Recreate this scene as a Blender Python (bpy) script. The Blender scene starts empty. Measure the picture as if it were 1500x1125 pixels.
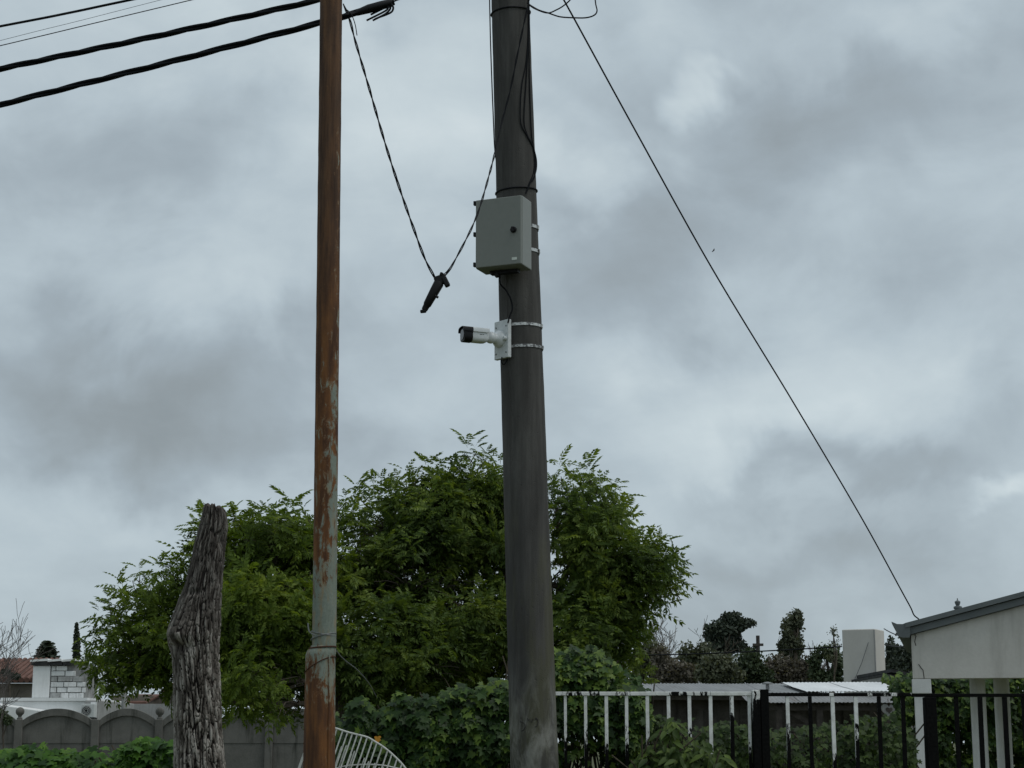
import bpy, bmesh, math, random
import numpy as np
from mathutils import Vector, Matrix, Quaternion, noise as mnoise

# ------------------------------------------------------------------ camera, world, sun, exposure
scene = bpy.context.scene
COL = scene.collection
R = math.radians
FPX = 2650.0                      # focal length in pixels of the 1500 px wide photograph
EYE = 1.6
PITCH = math.atan((1085.0 - 562.5) / FPX)
cam_d = bpy.data.cameras.new('camera')
cam_d.sensor_width = 36.0
cam_d.lens = 36.0 * FPX / 1500.0
cam_d.clip_start = 0.1
cam_d.clip_end = 3000
cam = bpy.data.objects.new('camera', cam_d)
COL.objects.link(cam)
cam.location = (0, 0, EYE)
cam.rotation_euler = (math.pi / 2 + PITCH, 0, 0)
scene.camera = cam
scene.view_settings.view_transform = 'Standard'
scene.view_settings.look = 'None'
scene.view_settings.exposure = 0.0
scene.view_settings.gamma = 1.0
scene.cycles.use_denoising = True
scene.cycles.max_bounces = 8
scene.cycles.transparent_max_bounces = 8

cp, sp_ = math.cos(PITCH), math.sin(PITCH)

def ray(px, py):
    x = (px - 750.0) / FPX
    y = (562.5 - py) / FPX
    return Vector((x, cp - y * sp_, sp_ + y * cp))

def at(px, py, Y):
    """world point at depth Y (metres in front of the street kerb) seen in this direction"""
    d = ray(px, py)
    t = Y / d.y
    return Vector((d.x * t, Y, EYE + d.z * t))

def mpp(P):
    """metres per photograph pixel at a point"""
    return (P.y * cp + (P.z - EYE) * sp_) / FPX

SUN_EL, SUN_AZ = R(62), R(112)    # azimuth measured clockwise from +Y
sun_d = bpy.data.lights.new('sun', 'SUN')
sun_d.energy = 1.25
sun_d.angle = R(30)
sun_d.color = (1.0, 0.97, 0.93)
sun = bpy.data.objects.new('sun', sun_d)
COL.objects.link(sun)
sdir = Vector((math.sin(SUN_AZ) * math.cos(SUN_EL), math.cos(SUN_AZ) * math.cos(SUN_EL), math.sin(SUN_EL)))
sun.rotation_euler = sdir.to_track_quat('Z', 'Y').to_euler()
sun.location = (0, -5, 30)

world = bpy.data.worlds.new('World')
scene.world = world
world.use_nodes = True

def build_world():
    nt = world.node_tree
    N, L = nt.nodes, nt.links
    N.clear()
    out = N.new('ShaderNodeOutputWorld')
    bg = N.new('ShaderNodeBackground')
    bg.inputs['Strength'].default_value = 0.1
    L.new(bg.outputs[0], out.inputs[0])
    sky = N.new('ShaderNodeTexSky')
    sky.sky_type = 'NISHITA'
    sky.sun_disc = False
    sky.sun_elevation = SUN_EL
    sky.sun_rotation = SUN_AZ
    tc = N.new('ShaderNodeTexCoord')
    sep = N.new('ShaderNodeSeparateXYZ')
    L.new(tc.outputs['Generated'], sep.inputs[0])
    def math_(op, a, b=None, c=None):
        n = N.new('ShaderNodeMath'); n.operation = op
        for i, v in enumerate((a, b, c)):
            if v is None: continue
            if isinstance(v, (int, float)): n.inputs[i].default_value = v
            else: L.new(v, n.inputs[i])
        return n.outputs[0]
    az = math_('ARCTAN2', sep.outputs[0], sep.outputs[1])
    el = math_('ARCSINE', sep.outputs[2])
    comb = N.new('ShaderNodeCombineXYZ')
    L.new(az, comb.inputs[0]); L.new(el, comb.inputs[1])
    # flat cloud deck coordinates for the texture of the clouds
    zz = math_('ADD', math_('MAXIMUM', sep.outputs[2], 0.0), 0.22)
    cx = math_('DIVIDE', sep.outputs[0], zz)
    cy = math_('DIVIDE', sep.outputs[1], zz)
    deck = N.new('ShaderNodeCombineXYZ')
    L.new(cx, deck.inputs[0]); L.new(cy, deck.inputs[1])
    def noise(vec, scale, detail, rough, dist=0.0, off=(0, 0, 0)):
        mp = N.new('ShaderNodeMapping')
        mp.inputs['Location'].default_value = off
        L.new(vec, mp.inputs[0])
        n = N.new('ShaderNodeTexNoise')
        n.inputs['Scale'].default_value = scale
        n.inputs['Detail'].default_value = detail
        n.inputs['Roughness'].default_value = rough
        n.inputs['Distortion'].default_value = dist
        L.new(mp.outputs[0], n.inputs['Vector'])
        return n
    warp = noise(tc.outputs['Generated'], 9.0, 5, 0.55, 0.3, (3.1, 7.7, 0))
    wsub = N.new('ShaderNodeVectorMath'); wsub.operation = 'SUBTRACT'
    L.new(warp.outputs['Color'], wsub.inputs[0]); wsub.inputs[1].default_value = (.5, .5, .5)
    wsc = N.new('ShaderNodeVectorMath'); wsc.operation = 'SCALE'
    L.new(wsub.outputs[0], wsc.inputs[0]); wsc.inputs['Scale'].default_value = 0.17
    wadd = N.new('ShaderNodeVectorMath'); wadd.operation = 'ADD'
    L.new(comb.outputs[0], wadd.inputs[0]); L.new(wsc.outputs[0], wadd.inputs[1])
    flat = N.new('ShaderNodeVectorMath'); flat.operation = 'MULTIPLY'
    L.new(tc.outputs['Generated'], flat.inputs[0]); flat.inputs[1].default_value = (1, 1, 1.7)
    n1 = noise(flat.outputs[0], 6.5, 6, 0.5, 0.5, (4.3, 2.4, 0.7))
    n2 = noise(flat.outputs[0], 16.0, 9, 0.58, 0.35, (1.3, 5.2, 2.0))
    val = math_('ADD', math_('MULTIPLY', math_('SUBTRACT', n1.outputs['Fac'], .5), 0.58),
                math_('MULTIPLY', math_('SUBTRACT', n2.outputs['Fac'], .5), 0.27))
    val = math_('ADD', val, 0.555)
    # cloud banks and breaks: centre, half-widths (in 1/2650 rad), strength
    banks = [
        (250, 560, 300, 150, -0.26), (60, 590, 200, 130, -0.12), (170, 250, 260, 120, -0.12),
        (600, 210, 230, 210, 0.17), (330, 400, 240, 100, 0.10), (440, 90, 150, 100, 0.10),
        (1010, 330, 240, 110, -0.16), (1150, 190, 170, 110, -0.16), (900, 440, 170, 90, -0.12),
        (940, 60, 160, 80, 0.09), (985, 145, 40, 45, 0.26), (840, 240, 60, 70, 0.17), (1360, 170, 200, 120, -0.06),
        (1300, 520, 280, 110, 0.13), (1060, 590, 250, 80, 0.12), (1240, 690, 240, 50, -0.16),
        (1470, 560, 100, 110, -0.12), (1040, 830, 300, 60, -0.03), (1240, 800, 220, 45, -0.08),
        (160, 760, 300, 90, 0.0), (700, 860, 900, 90, -0.05), (400, 60, 500, 90, 0.05), (1320, 60, 140, 60, 0.10), (620, 590, 180, 100, 0.05), (1490, 730, 60, 30, 0.2),
    ]
    for (px, py, rx, ry, amp) in banks:
        d = ray(px, py).normalized()
        a0, e0 = math.atan2(d.x, d.y), math.asin(d.z)
        s = N.new('ShaderNodeVectorMath'); s.operation = 'SUBTRACT'
        L.new(wadd.outputs[0], s.inputs[0]); s.inputs[1].default_value = (a0, e0, 0)
        m = N.new('ShaderNodeVectorMath'); m.operation = 'MULTIPLY'
        L.new(s.outputs[0], m.inputs[0]); m.inputs[1].default_value = (FPX / (rx * 1.35), FPX / (ry * 1.35), 0)
        ln = N.new('ShaderNodeVectorMath'); ln.operation = 'LENGTH'
        L.new(m.outputs[0], ln.inputs[0])
        mr = N.new('ShaderNodeMapRange'); mr.interpolation_type = 'SMOOTHSTEP'
        mr.inputs['From Min'].default_value = 1.0; mr.inputs['From Max'].default_value = 0.0
        mr.inputs['To Min'].default_value = 0.0; mr.inputs['To Max'].default_value = amp * 1.15
        L.new(ln.outputs['Value'], mr.inputs['Value'])
        val = math_('ADD', val, mr.outputs[0])
    ramp = N.new('ShaderNodeValToRGB')
    cr = ramp.color_ramp
    stops = [(0.0, (2.15, 2.48, 2.62)), (0.22, (2.87, 3.29, 3.5)), (0.42, (3.64, 4.29, 4.72)), (0.6, (4.7, 5.52, 6.0)),
             (0.8, (5.9, 6.75, 7.1)), (1.0, (7.4, 8.1, 8.3))]
    cr.elements[0].position = 0.0; cr.elements[0].color = (*stops[0][1], 1)
    cr.elements[1].position = 1.0; cr.elements[1].color = (*stops[-1][1], 1)
    for p, c in stops[1:-1]:
        e = cr.elements.new(p); e.color = (*c, 1)
    L.new(val, ramp.inputs[0])
    mix = N.new('ShaderNodeMix'); mix.data_type = 'RGBA'
    mix.inputs['Factor'].default_value = 0.93
    L.new(sky.outputs[0], mix.inputs[6]); L.new(ramp.outputs[0], mix.inputs[7])
    L.new(mix.outputs[2], bg.inputs['Color'])
build_world()

# ------------------------------------------------------------------ helpers
rng = np.random.default_rng(11)
random.seed(5)

def tag(o, label=None, cat=None, group=None, kind=None):
    if label: o['label'] = label
    if cat: o['category'] = cat
    if group: o['group'] = group
    if kind: o['kind'] = kind
    return o

def thing(name, loc, label, cat, group=None, kind=None):
    o = bpy.data.objects.new(name, None)
    o.empty_display_size = 0.1
    COL.objects.link(o)
    o.location = loc
    return tag(o, label, cat, group, kind)

def link(name, mesh, mat=None, parent=None):
    """mesh in world coordinates; as a child it keeps its place"""
    o = bpy.data.objects.new(name, mesh)
    if mat is not None and len(mesh.materials) == 0: mesh.materials.append(mat)
    COL.objects.link(o)
    if parent is not None:
        o.parent = parent
        if parent.type == 'EMPTY':
            o.matrix_parent_inverse = Matrix.Translation(-Vector(parent.location))
        else:
            o.matrix_parent_inverse = Matrix.Identity(4)
    return o

def mesh_np(name, V, T, smooth=False, attr=None):
    """triangles or quads from numpy arrays"""
    V = np.asarray(V, np.float32); T = np.asarray(T, np.int32)
    k = T.shape[1]
    me = bpy.data.meshes.new(name)
    me.vertices.add(len(V)); me.vertices.foreach_set('co', V.ravel())
    me.loops.add(T.size); me.loops.foreach_set('vertex_index', T.ravel())
    me.polygons.add(len(T))
    me.polygons.foreach_set('loop_start', np.arange(0, T.size, k, dtype=np.int32))
    me.polygons.foreach_set('loop_total', np.full(len(T), k, np.int32))
    if smooth: me.polygons.foreach_set('use_smooth', np.ones(len(T), bool))
    if attr:
        for an, data in attr.items():
            a = me.attributes.new(an, 'FLOAT', 'POINT')
            a.data.foreach_set('value', np.asarray(data, np.float32))
    me.update(calc_edges=True)
    return me

class MB:
    def __init__(s): s.v = []; s.f = []
    def add(s, verts, faces):
        b = len(s.v); s.v += [tuple(v) for v in verts]; s.f += [tuple(i + b for i in f) for f in faces]; return s
    def hexa(s, p):   # 8 points: bottom loop 0-3, top loop 4-7
        return s.add(p, [(3, 2, 1, 0), (4, 5, 6, 7), (0, 1, 5, 4), (1, 2, 6, 5), (2, 3, 7, 6), (3, 0, 4, 7)])
    def box(s, x0, x1, y0, y1, z0, z1):
        return s.hexa([(x0, y0, z0), (x1, y0, z0), (x1, y1, z0), (x0, y1, z0), (x0, y0, z1), (x1, y0, z1), (x1, y1, z1), (x0, y1, z1)])
    def obox(s, c, ax, ay, az, sx, sy, sz):
        c = Vector(c); ax, ay, az = Vector(ax) * sx / 2, Vector(ay) * sy / 2, Vector(az) * sz / 2
        return s.hexa([c - ax - ay - az, c + ax - ay - az, c + ax + ay - az, c - ax + ay - az,
                       c - ax - ay + az, c + ax - ay + az, c + ax + ay + az, c - ax + ay + az])
    def tube(s, pts, rad, n=8, caps=True):
        pts = [Vector(p) for p in pts]
        if isinstance(rad, (int, float)): rad = [rad] * len(pts)
        b = len(s.v)
        ref = None
        for i, p in enumerate(pts):
            d = (pts[min(i + 1, len(pts) - 1)] - pts[max(i - 1, 0)])
            d = d.normalized() if d.length > 1e-9 else Vector((0, 0, 1))
            if ref is None:
                ref = d.orthogonal().normalized()
            ref = (ref - d * ref.dot(d))
            ref = ref.normalized() if ref.length > 1e-6 else d.orthogonal().normalized()
            q = d.cross(ref)
            for k in range(n):
                a = 2 * math.pi * k / n
                s.v.append(tuple(p + (ref * math.cos(a) + q * math.sin(a)) * rad[i]))
        for i in range(len(pts) - 1):
            for k in range(n):
                a, c = b + i * n + k, b + i * n + (k + 1) % n
                s.f.append((a, c, c + n, a + n))
        if caps:
            s.f.append(tuple(b + k for k in reversed(range(n))))
            s.f.append(tuple(b + (len(pts) - 1) * n + k for k in range(n)))
        return s
    def disc_loop(s, c, axis, prof, n=24):
        """lathe: prof = [(distance along axis, radius)]"""
        c = Vector(c); axis = Vector(axis).normalized()
        return s.tube([c + axis * h for h, r in prof], [max(r, 1e-4) for h, r in prof], n)
    def mesh(s, name, smooth=False, bevel=0.0):
        me = bpy.data.meshes.new(name)
        me.from_pydata(s.v, [], s.f)
        if bevel > 0:
            bm = bmesh.new(); bm.from_mesh(me)
            bmesh.ops.recalc_face_normals(bm, faces=bm.faces)
            bmesh.ops.bevel(bm, geom=[e for e in bm.edges if len(e.link_faces) == 2 and e.calc_face_angle(0) > 0.6], offset=bevel, segments=2, profile=.5, affect='EDGES')
            bm.to_mesh(me); bm.free()
        if smooth:
            me.polygons.foreach_set('use_smooth', np.ones(len(me.polygons), bool))
            me.update()
            try: me.set_sharp_from_angle(angle=R(40))
            except Exception: pass
        me.update()
        return me
    def build(s, name, mat, parent=None, smooth=False, bevel=0.0):
        return link(name, s.mesh(name, smooth, bevel), mat, parent)

# ------------------------------------------------------------------ materials
def new_mat(name):
    m = bpy.data.materials.new(name); m.use_nodes = True
    nt = m.node_tree
    b = nt.nodes['Principled BSDF']
    return m, nt, b

class NT:
    def __init__(s, nt): s.nt = nt; s.N = nt.nodes; s.L = nt.links
    def coord(s, scale=(1, 1, 1), loc=(0, 0, 0), out='Object'):
        tc = s.N.new('ShaderNodeTexCoord'); mp = s.N.new('ShaderNodeMapping')
        mp.inputs['Scale'].default_value = scale; mp.inputs['Location'].default_value = loc
        s.L.new(tc.outputs[out], mp.inputs[0]); return mp.outputs[0]
    def noise(s, vec, scale, detail=5, rough=.55, dist=0):
        n = s.N.new('ShaderNodeTexNoise'); s.L.new(vec, n.inputs['Vector'])
        n.inputs['Scale'].default_value = scale; n.inputs['Detail'].default_value = detail
        n.inputs['Roughness'].default_value = rough; n.inputs['Distortion'].default_value = dist
        return n.outputs['Fac']
    def math(s, op, a, b=None, c=None, clamp=False):
        n = s.N.new('ShaderNodeMath'); n.operation = op; n.use_clamp = clamp
        for i, v in enumerate((a, b, c)):
            if v is None: continue
            if isinstance(v, (int, float)): n.inputs[i].default_value = v
            else: s.L.new(v, n.inputs[i])
        return n.outputs[0]
    def ramp(s, fac, stops, interp='LINEAR'):
        r = s.N.new('ShaderNodeValToRGB'); cr = r.color_ramp; cr.interpolation = interp
        cr.elements[0].position = stops[0][0]; cr.elements[0].color = (*stops[0][1], 1)
        cr.elements[1].position = stops[-1][0]; cr.elements[1].color = (*stops[-1][1], 1)
        for p, c in stops[1:-1]:
            e = cr.elements.new(p); e.color = (*c, 1)
        s.L.new(fac, r.inputs[0]); return r.outputs[0]
    def mix(s, fac, a, b, mode='MIX'):
        m = s.N.new('ShaderNodeMix'); m.data_type = 'RGBA'; m.blend_type = mode
        if isinstance(fac, (int, float)): m.inputs[0].default_value = fac
        else: s.L.new(fac, m.inputs[0])
        for i, v in ((6, a), (7, b)):
            if isinstance(v, tuple): m.inputs[i].default_value = (*v, 1)
            else: s.L.new(v, m.inputs[i])
        return m.outputs[2]
    def step(s, v, lo, hi):
        m = s.N.new('ShaderNodeMapRange'); m.interpolation_type = 'SMOOTHSTEP'
        m.inputs['From Min'].default_value = lo; m.inputs['From Max'].default_value = hi
        s.L.new(v, m.inputs['Value']); return m.outputs[0]
    def sep(s, vec):
        n = s.N.new('ShaderNodeSeparateXYZ'); s.L.new(vec, n.inputs[0]); return n.outputs
    def bump(s, bsdf, h, strength, dist=0.01):
        b = s.N.new('ShaderNodeBump'); b.inputs['Strength'].default_value = strength
        b.inputs['Distance'].default_value = dist
        s.L.new(h, b.inputs['Height']); s.L.new(b.outputs[0], bsdf.inputs['Normal'])

def basic(name, c1, c2, scale=8, rough=.8, bump=.2, stretch=(1, 1, 1), metal=0.0, spec=.3, fine=60, dist=.01, detail=6, lo=.35, hi=.65):
    m, nt, b = new_mat(name); n = NT(nt)
    v = n.coord(stretch)
    f = n.noise(v, scale, detail, .6)
    g = n.noise(v, fine, 4, .6)
    f2 = n.math('ADD', n.math('MULTIPLY', f, .75), n.math('MULTIPLY', g, .25))
    nt.links.new(n.ramp(f2, [(lo, c1), (hi, c2)]), b.inputs['Base Color'])
    b.inputs['Roughness'].default_value = rough
    b.inputs['Metallic'].default_value = metal
    b.inputs['Specular IOR Level'].default_value = spec
    if bump > 0: n.bump(b, f2, bump, dist)
    return m

def leaf_mat(name, dark, mid, light, trans=.35, rough=.45, clump=1.4, spec=.35, wi=.45, wo=.25, wc=1.3, off=.15):
    m, nt, b = new_mat(name); n = NT(nt)
    geo = nt.nodes.new('ShaderNodeNewGeometry')
    oi = nt.nodes.new('ShaderNodeObjectInfo')
    wpos = nt.nodes.new('ShaderNodeMapping')
    nt.links.new(geo.outputs['Position'], wpos.inputs[0])
    cl = n.noise(wpos.outputs[0], clump, 3, .55)
    r = n.math('ADD', n.math('MULTIPLY', geo.outputs['Random Per Island'], wi), n.math('MULTIPLY', oi.outputs['Random'], wo))
    r = n.math('ADD', r, n.math('MULTIPLY', n.math('SUBTRACT', cl, .5), wc))
    r = n.math('ADD', r, off)
    col = n.ramp(r, [(.1, dark), (.5, mid), (.95, light)])
    nt.links.new(col, b.inputs['Base Color'])
    b.inputs['Roughness'].default_value = rough
    b.inputs['Specular IOR Level'].default_value = spec
    tr = nt.nodes.new('ShaderNodeBsdfTranslucent')
    hs = nt.nodes.new('ShaderNodeMix'); hs.data_type = 'RGBA'; hs.blend_type = 'MULTIPLY'
    hs.inputs[0].default_value = 1.0
    nt.links.new(col, hs.inputs[6]); hs.inputs[7].default_value = (1.25, 1.2, .55, 1)
    nt.links.new(hs.outputs[2], tr.inputs[0])
    ms = nt.nodes.new('ShaderNodeMixShader'); ms.inputs[0].default_value = trans
    nt.links.new(b.outputs[0], ms.inputs[1]); nt.links.new(tr.outputs[0], ms.inputs[2])
    nt.links.new(ms.outputs[0], nt.nodes['Material Output'].inputs[0])
    return m

def plain(name, c, rough=.5, metal=0, spec=.4, var=1.0):
    m, nt, b = new_mat(name); n = NT(nt)
    f = n.noise(n.coord(), 30, 4, .6)
    d = tuple(x * (1 - .18 * var) for x in c); l = tuple(min(1, x * (1 + .12 * var)) for x in c)
    nt.links.new(n.ramp(f, [(.3, d), (.7, l)]), b.inputs['Base Color'])
    b.inputs['Roughness'].default_value = rough; b.inputs['Metallic'].default_value = metal
    b.inputs['Specular IOR Level'].default_value = spec
    return m

MAT = {}
MAT['ground'] = basic('ground_grass', (.045, .06, .02), (.11, .105, .05), 1.2, .95, .5, fine=25, dist=.05)
MAT['black_rubber'] = plain('black_cable_sheath', (.0045, .0055, .0075), .6, 0, .12)
MAT['black_plastic'] = plain('black_plastic', (.006, .006, .007), .45, 0, .25)
MAT['twigs'] = basic('twig_bark', (.05, .04, .03), (.13, .11, .085), 14, .9, .3, (1, 1, .3))
MAT['bare_twigs'] = basic('bare_twig_bark', (.06, .053, .05), (.11, .10, .09), 14, .9, .2)
MAT['leaf_main'] = leaf_mat('compound_leaf', (.034, .060, .014), (.084, .134, .027), (.20, .26, .052), .45, .55, 1.9, .2, wc=1.6)
MAT['leaf_left'] = leaf_mat('pale_compound_leaf', (.054, .088, .015), (.125, .188, .028), (.25, .315, .055), .48, .55, 1.9, .2, wc=1.6)
MAT['ivy'] = leaf_mat('ivy_leaf', (.014, .032, .008), (.036, .078, .016), (.17, .245, .036), .25, .5, 5.0, .22, wi=.66, wo=.55, wc=1.1, off=-.02)
MAT['ivy_bright'] = leaf_mat('bright_ivy_leaf', (.016, .045, .007), (.050, .125, .012), (.125, .23, .026), .28, .5, 5.0, .22, wi=.62, wo=.5, wc=1.1, off=-.06)
MAT['weed'] = leaf_mat('weed_leaf', (.020, .038, .010), (.050, .085, .018), (.125, .18, .038), .32, .55, 5.0, .2, wi=.62, wo=.5, wc=1.1, off=-.06)
MAT['leaf_orange'] = plain('orange_leaf', (.55, .24, .015), .5)
MAT['far_dark'] = leaf_mat('far_dark_foliage', (.024, .034, .027), (.040, .054, .038), (.062, .078, .052), .15, .7, .5)  # all far foliage colours are paled and greyed in place of haze
MAT['far_olive'] = leaf_mat('far_olive_foliage', (.05, .06, .04), (.088, .10, .062), (.13, .14, .085), .2, .7, .4)
MAT['far_brown'] = leaf_mat('far_brown_foliage', (.075, .068, .056), (.125, .113, .093), (.18, .165, .135), .2, .8, .4, .1)
MAT['far_green'] = leaf_mat('far_green_foliage', (.030, .046, .024), (.052, .074, .036), (.078, .104, .048), .2, .7, .4)
MAT['steel'] = basic('galvanised_strap', (.12, .12, .12), (.62, .63, .62), 30, .45, .1, metal=.35, spec=.5, lo=.42, hi=.55)
MAT['white_paint_metal'] = basic('old_white_enamel', (.22, .22, .19), (.56, .57, .53), 25, .5, .2, lo=.3, hi=.5)
MAT['cream_plaster'] = None

def mat_concrete_pole():
    m, nt, b = new_mat('weathered_pole_concrete'); n = NT(nt)
    v = n.coord((1, 1, .22)); vv = n.coord()
    big = n.noise(v, 7, 6, .62, .4)
    streak = n.noise(n.coord((1, 1, .05)), 26, 5, .6)
    fine = n.noise(vv, 120, 4, .7)
    base = n.ramp(n.math('ADD', n.math('MULTIPLY', big, .55), n.math('MULTIPLY', streak, .45)),
                  [(.32, (.040, .039, .037)), (.5, (.066, .064, .060)), (.68, (.104, .101, .094))])
    z = n.sep(vv)[2]
    # greenish algae band and paler worn concrete near the foot
    alg = n.math('MULTIPLY', n.step(z, 3.4, 2.6), n.step(n.noise(v, 5, 4, .6), .42, .62))
    base = n.mix(n.math('MULTIPLY', alg, .5), base, (.085, .085, .042))
    worn = n.math('MULTIPLY', n.step(z, 2.25, 1.55), n.step(n.noise(n.coord((1, 1, .3), (4, 2, 1)), 9, 6, .65, .5), .42, .66))
    base = n.mix(n.math('MULTIPLY', worn, .75), base, (.27, .27, .245))
    spots = n.step(fine, .60, .72)
    base = n.mix(n.math('MULTIPLY', spots, .35), base, (.045, .045, .043))
    nt.links.new(base, b.inputs['Base Color'])
    b.inputs['Roughness'].default_value = .92
    b.inputs['Specular IOR Level'].default_value = .2
    pits = n.step(n.noise(n.coord((1, 1, .6)), 55, 3, .5), .64, .72)
    n.bump(b, n.math('SUBTRACT', n.math('ADD', fine, n.math('MULTIPLY', big, 1.5)), n.math('MULTIPLY', pits, 1.2)), .45, .005)
    return m

def mat_rust_pole():
    m, nt, b = new_mat('rusting_green_paint'); n = NT(nt)
    vv = n.coord(); z = n.sep(vv)[2]; x = n.sep(vv)[0]
    blot = n.noise(n.coord((1, 1, .42)), 21, 8, .72, .5)
    streak = n.noise(n.coord((1, 1, .06)), 30, 5, .6)
    speck = n.noise(vv, 70, 4, .7)
    # how much paint is left at each height: bare at the top, whole round the joint, bare again at the foot
    r = nt.nodes.new('ShaderNodeValToRGB'); cr = r.color_ramp
    keys = [(0.0, .0), (.25, .02), (.28, .14), (.305, .34), (.335, .54), (.36, .80), (.39, .82), (.42, .56), (.47, .40), (.53, .36), (.60, .29), (.68, .16), (.78, .10), (1.0, .0)]
    cr.elements[0].position = 0; cr.elements[0].color = (0, 0, 0, 1)
    cr.elements[1].position = 1; cr.elements[1].color = (.1, .1, .1, 1)
    for p, c in keys[1:-1]:
        e = cr.elements.new(p); e.color = (c, c, c, 1)
    cr.elements[-1].color = (0, 0, 0, 1)
    nt.links.new(n.math('DIVIDE', z, 6.0), r.inputs[0])
    nrm = nt.nodes.new('ShaderNodeNewGeometry')
    nx = n.sep(nrm.outputs['Normal'])[0]
    keep = n.math('ADD', r.outputs[0], n.math('MULTIPLY', nx, .13))
    keep = n.math('ADD', keep, n.math('MULTIPLY', n.math('SUBTRACT', blot, .5), 2.1))
    keep = n.math('ADD', keep, n.math('MULTIPLY', n.math('SUBTRACT', streak, .5), .55))
    keep = n.math('SUBTRACT', keep, n.math('MULTIPLY', n.step(speck, .62, .74), .35))
    pm = n.step(keep, .36, .56)
    rustn = n.math('ADD', n.math('MULTIPLY', n.noise(n.coord((1, 1, .2), (2, 3, 0)), 16, 6, .65), .6), n.math('MULTIPLY', streak, .4))
    rust = n.ramp(rustn, [(.30, (.035, .016, .010)), (.46, (.088, .040, .019)), (.58, (.165, .070, .024)), (.72, (.27, .138, .046))])
    hi_dark = n.step(z, 3.6, 5.0)
    rust = n.mix(n.math('MULTIPLY', hi_dark, .6), rust, n.ramp(streak, [(.35, (.030, .020, .015)), (.65, (.105, .068, .045))]))
    paint = n.ramp(n.math('ADD', n.math('MULTIPLY', blot, .5), n.math('MULTIPLY', speck, .5)), [(.3, (.13, .155, .125)), (.5, (.185, .215, .18)), (.7, (.245, .27, .235))])
    paint = n.mix(n.math('MULTIPLY', n.step(n.noise(n.coord((1, 1, .25), (7, 1, 3)), 18, 6, .65, .4), .48, .66), .6), paint, (.27, .19, .095))
    edge = n.step(n.math('ABSOLUTE', n.math('SUBTRACT', keep, .44)), .16, .0)
    col = n.mix(pm, rust, paint)
    col = n.mix(n.math('MULTIPLY', edge, .45), col, (.185, .085, .032))
    nt.links.new(col, b.inputs['Base Color'])
    b.inputs['Roughness'].default_value = .8
    b.inputs['Specular IOR Level'].default_value = .25
    n.bump(b, n.math('ADD', n.math('MULTIPLY', pm, .6), n.math('ADD', speck, rustn)), .45, .004)
    return m

def mat_flaking(name, bias, zref, zspan):
    """white paint flaking off blackened iron: paint survives best near the top rail"""
    m, nt, b = new_mat(name); n = NT(nt)
    vv = n.coord(); z = n.sep(vv)[2]
    blot = n.noise(n.coord((1, 1, .35)), 34, 6, .7, .5)
    low = n.noise(n.coord((1, 1, .15)), 9, 3, .5)
    nrm = nt.nodes.new('ShaderNodeNewGeometry'); nx = n.sep(nrm.outputs['Normal'])[0]
    k = n.math('ADD', n.math('MULTIPLY', n.math('SUBTRACT', blot, .5), 1.5), n.math('MULTIPLY', n.math('SUBTRACT', low, .5), 1.6))
    k = n.math('ADD', k, n.math('DIVIDE', n.math('SUBTRACT', z, zref), zspan))
    k = n.math('SUBTRACT', k, n.math('MULTIPLY', nx, .25))
    pm = n.step(n.math('ADD', k, bias), -.05, .05)
    fine = n.noise(vv, 60, 4, .6)
    iron = n.ramp(fine, [(.3, (.003, .0032, .0033)), (.7, (.010, .0098, .0095))])
    paint = n.ramp(n.noise(vv, 25, 5, .6), [(.3, (.60, .60, .57)), (.6, (.80, .81, .79))])
    nt.links.new(n.mix(pm, iron, paint), b.inputs['Base Color'])
    b.inputs['Roughness'].default_value = .8
    b.inputs['Specular IOR Level'].default_value = .06
    n.bump(b, n.math('ADD', pm, n.math('MULTIPLY', fine, .4)), .5, .003)
    return m

def mat_bark():
    m, nt, b = new_mat('fissured_grey_bark'); n = NT(nt)
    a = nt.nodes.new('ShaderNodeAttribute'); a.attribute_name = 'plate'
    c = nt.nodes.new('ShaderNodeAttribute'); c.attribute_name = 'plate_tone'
    vv = n.coord()
    fine = n.noise(n.coord((1, 1, .3)), 90, 5, .65)
    mid = n.noise(n.coord((1, 1, .5)), 7, 4, .55)
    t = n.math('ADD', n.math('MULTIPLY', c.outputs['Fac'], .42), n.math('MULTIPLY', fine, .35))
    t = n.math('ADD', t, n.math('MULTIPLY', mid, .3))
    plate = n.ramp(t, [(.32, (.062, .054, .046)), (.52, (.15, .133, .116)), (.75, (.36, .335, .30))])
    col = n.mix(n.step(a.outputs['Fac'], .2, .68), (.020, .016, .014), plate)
    # sooty wet cap at the cut and on the burl, torn brown patch
    z = n.sep(vv)[2]
    sooty = n.math('MULTIPLY', n.step(n.math('ADD', z, n.math('MULTIPLY', mid, .35)), 2.3, 2.7), .55)
    col = n.mix(sooty, col, (.035, .031, .029))
    nt.links.new(col, b.inputs['Base Color'])
    b.inputs['Roughness'].default_value = .95
    b.inputs['Specular IOR Level'].default_value = .15
    n.bump(b, fine, .6, .006)
    return m

def mat_wall(name, c1, c2, stain, scale=3, rough=.9, amt=.6):
    m, nt, b = new_mat(name); n = NT(nt)
    vv = n.coord()
    f = n.noise(vv, scale, 6, .6); g = n.noise(vv, scale * 18, 4, .6)
    st = n.noise(n.coord((1, 1, .12)), scale * 2.4, 6, .62, .3)
    col = n.ramp(n.math('ADD', n.math('MULTIPLY', f, .7), n.math('MULTIPLY', g, .3)), [(.35, c1), (.65, c2)])
    col = n.mix(n.math('MULTIPLY', n.step(st, .50, .72), amt), col, stain)
    nt.links.new(col, b.inputs['Base Color'])
    b.inputs['Roughness'].default_value = rough
    b.inputs['Specular IOR Level'].default_value = .2
    n.bump(b, n.math('ADD', f, g), .25, .006)
    return m

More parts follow.
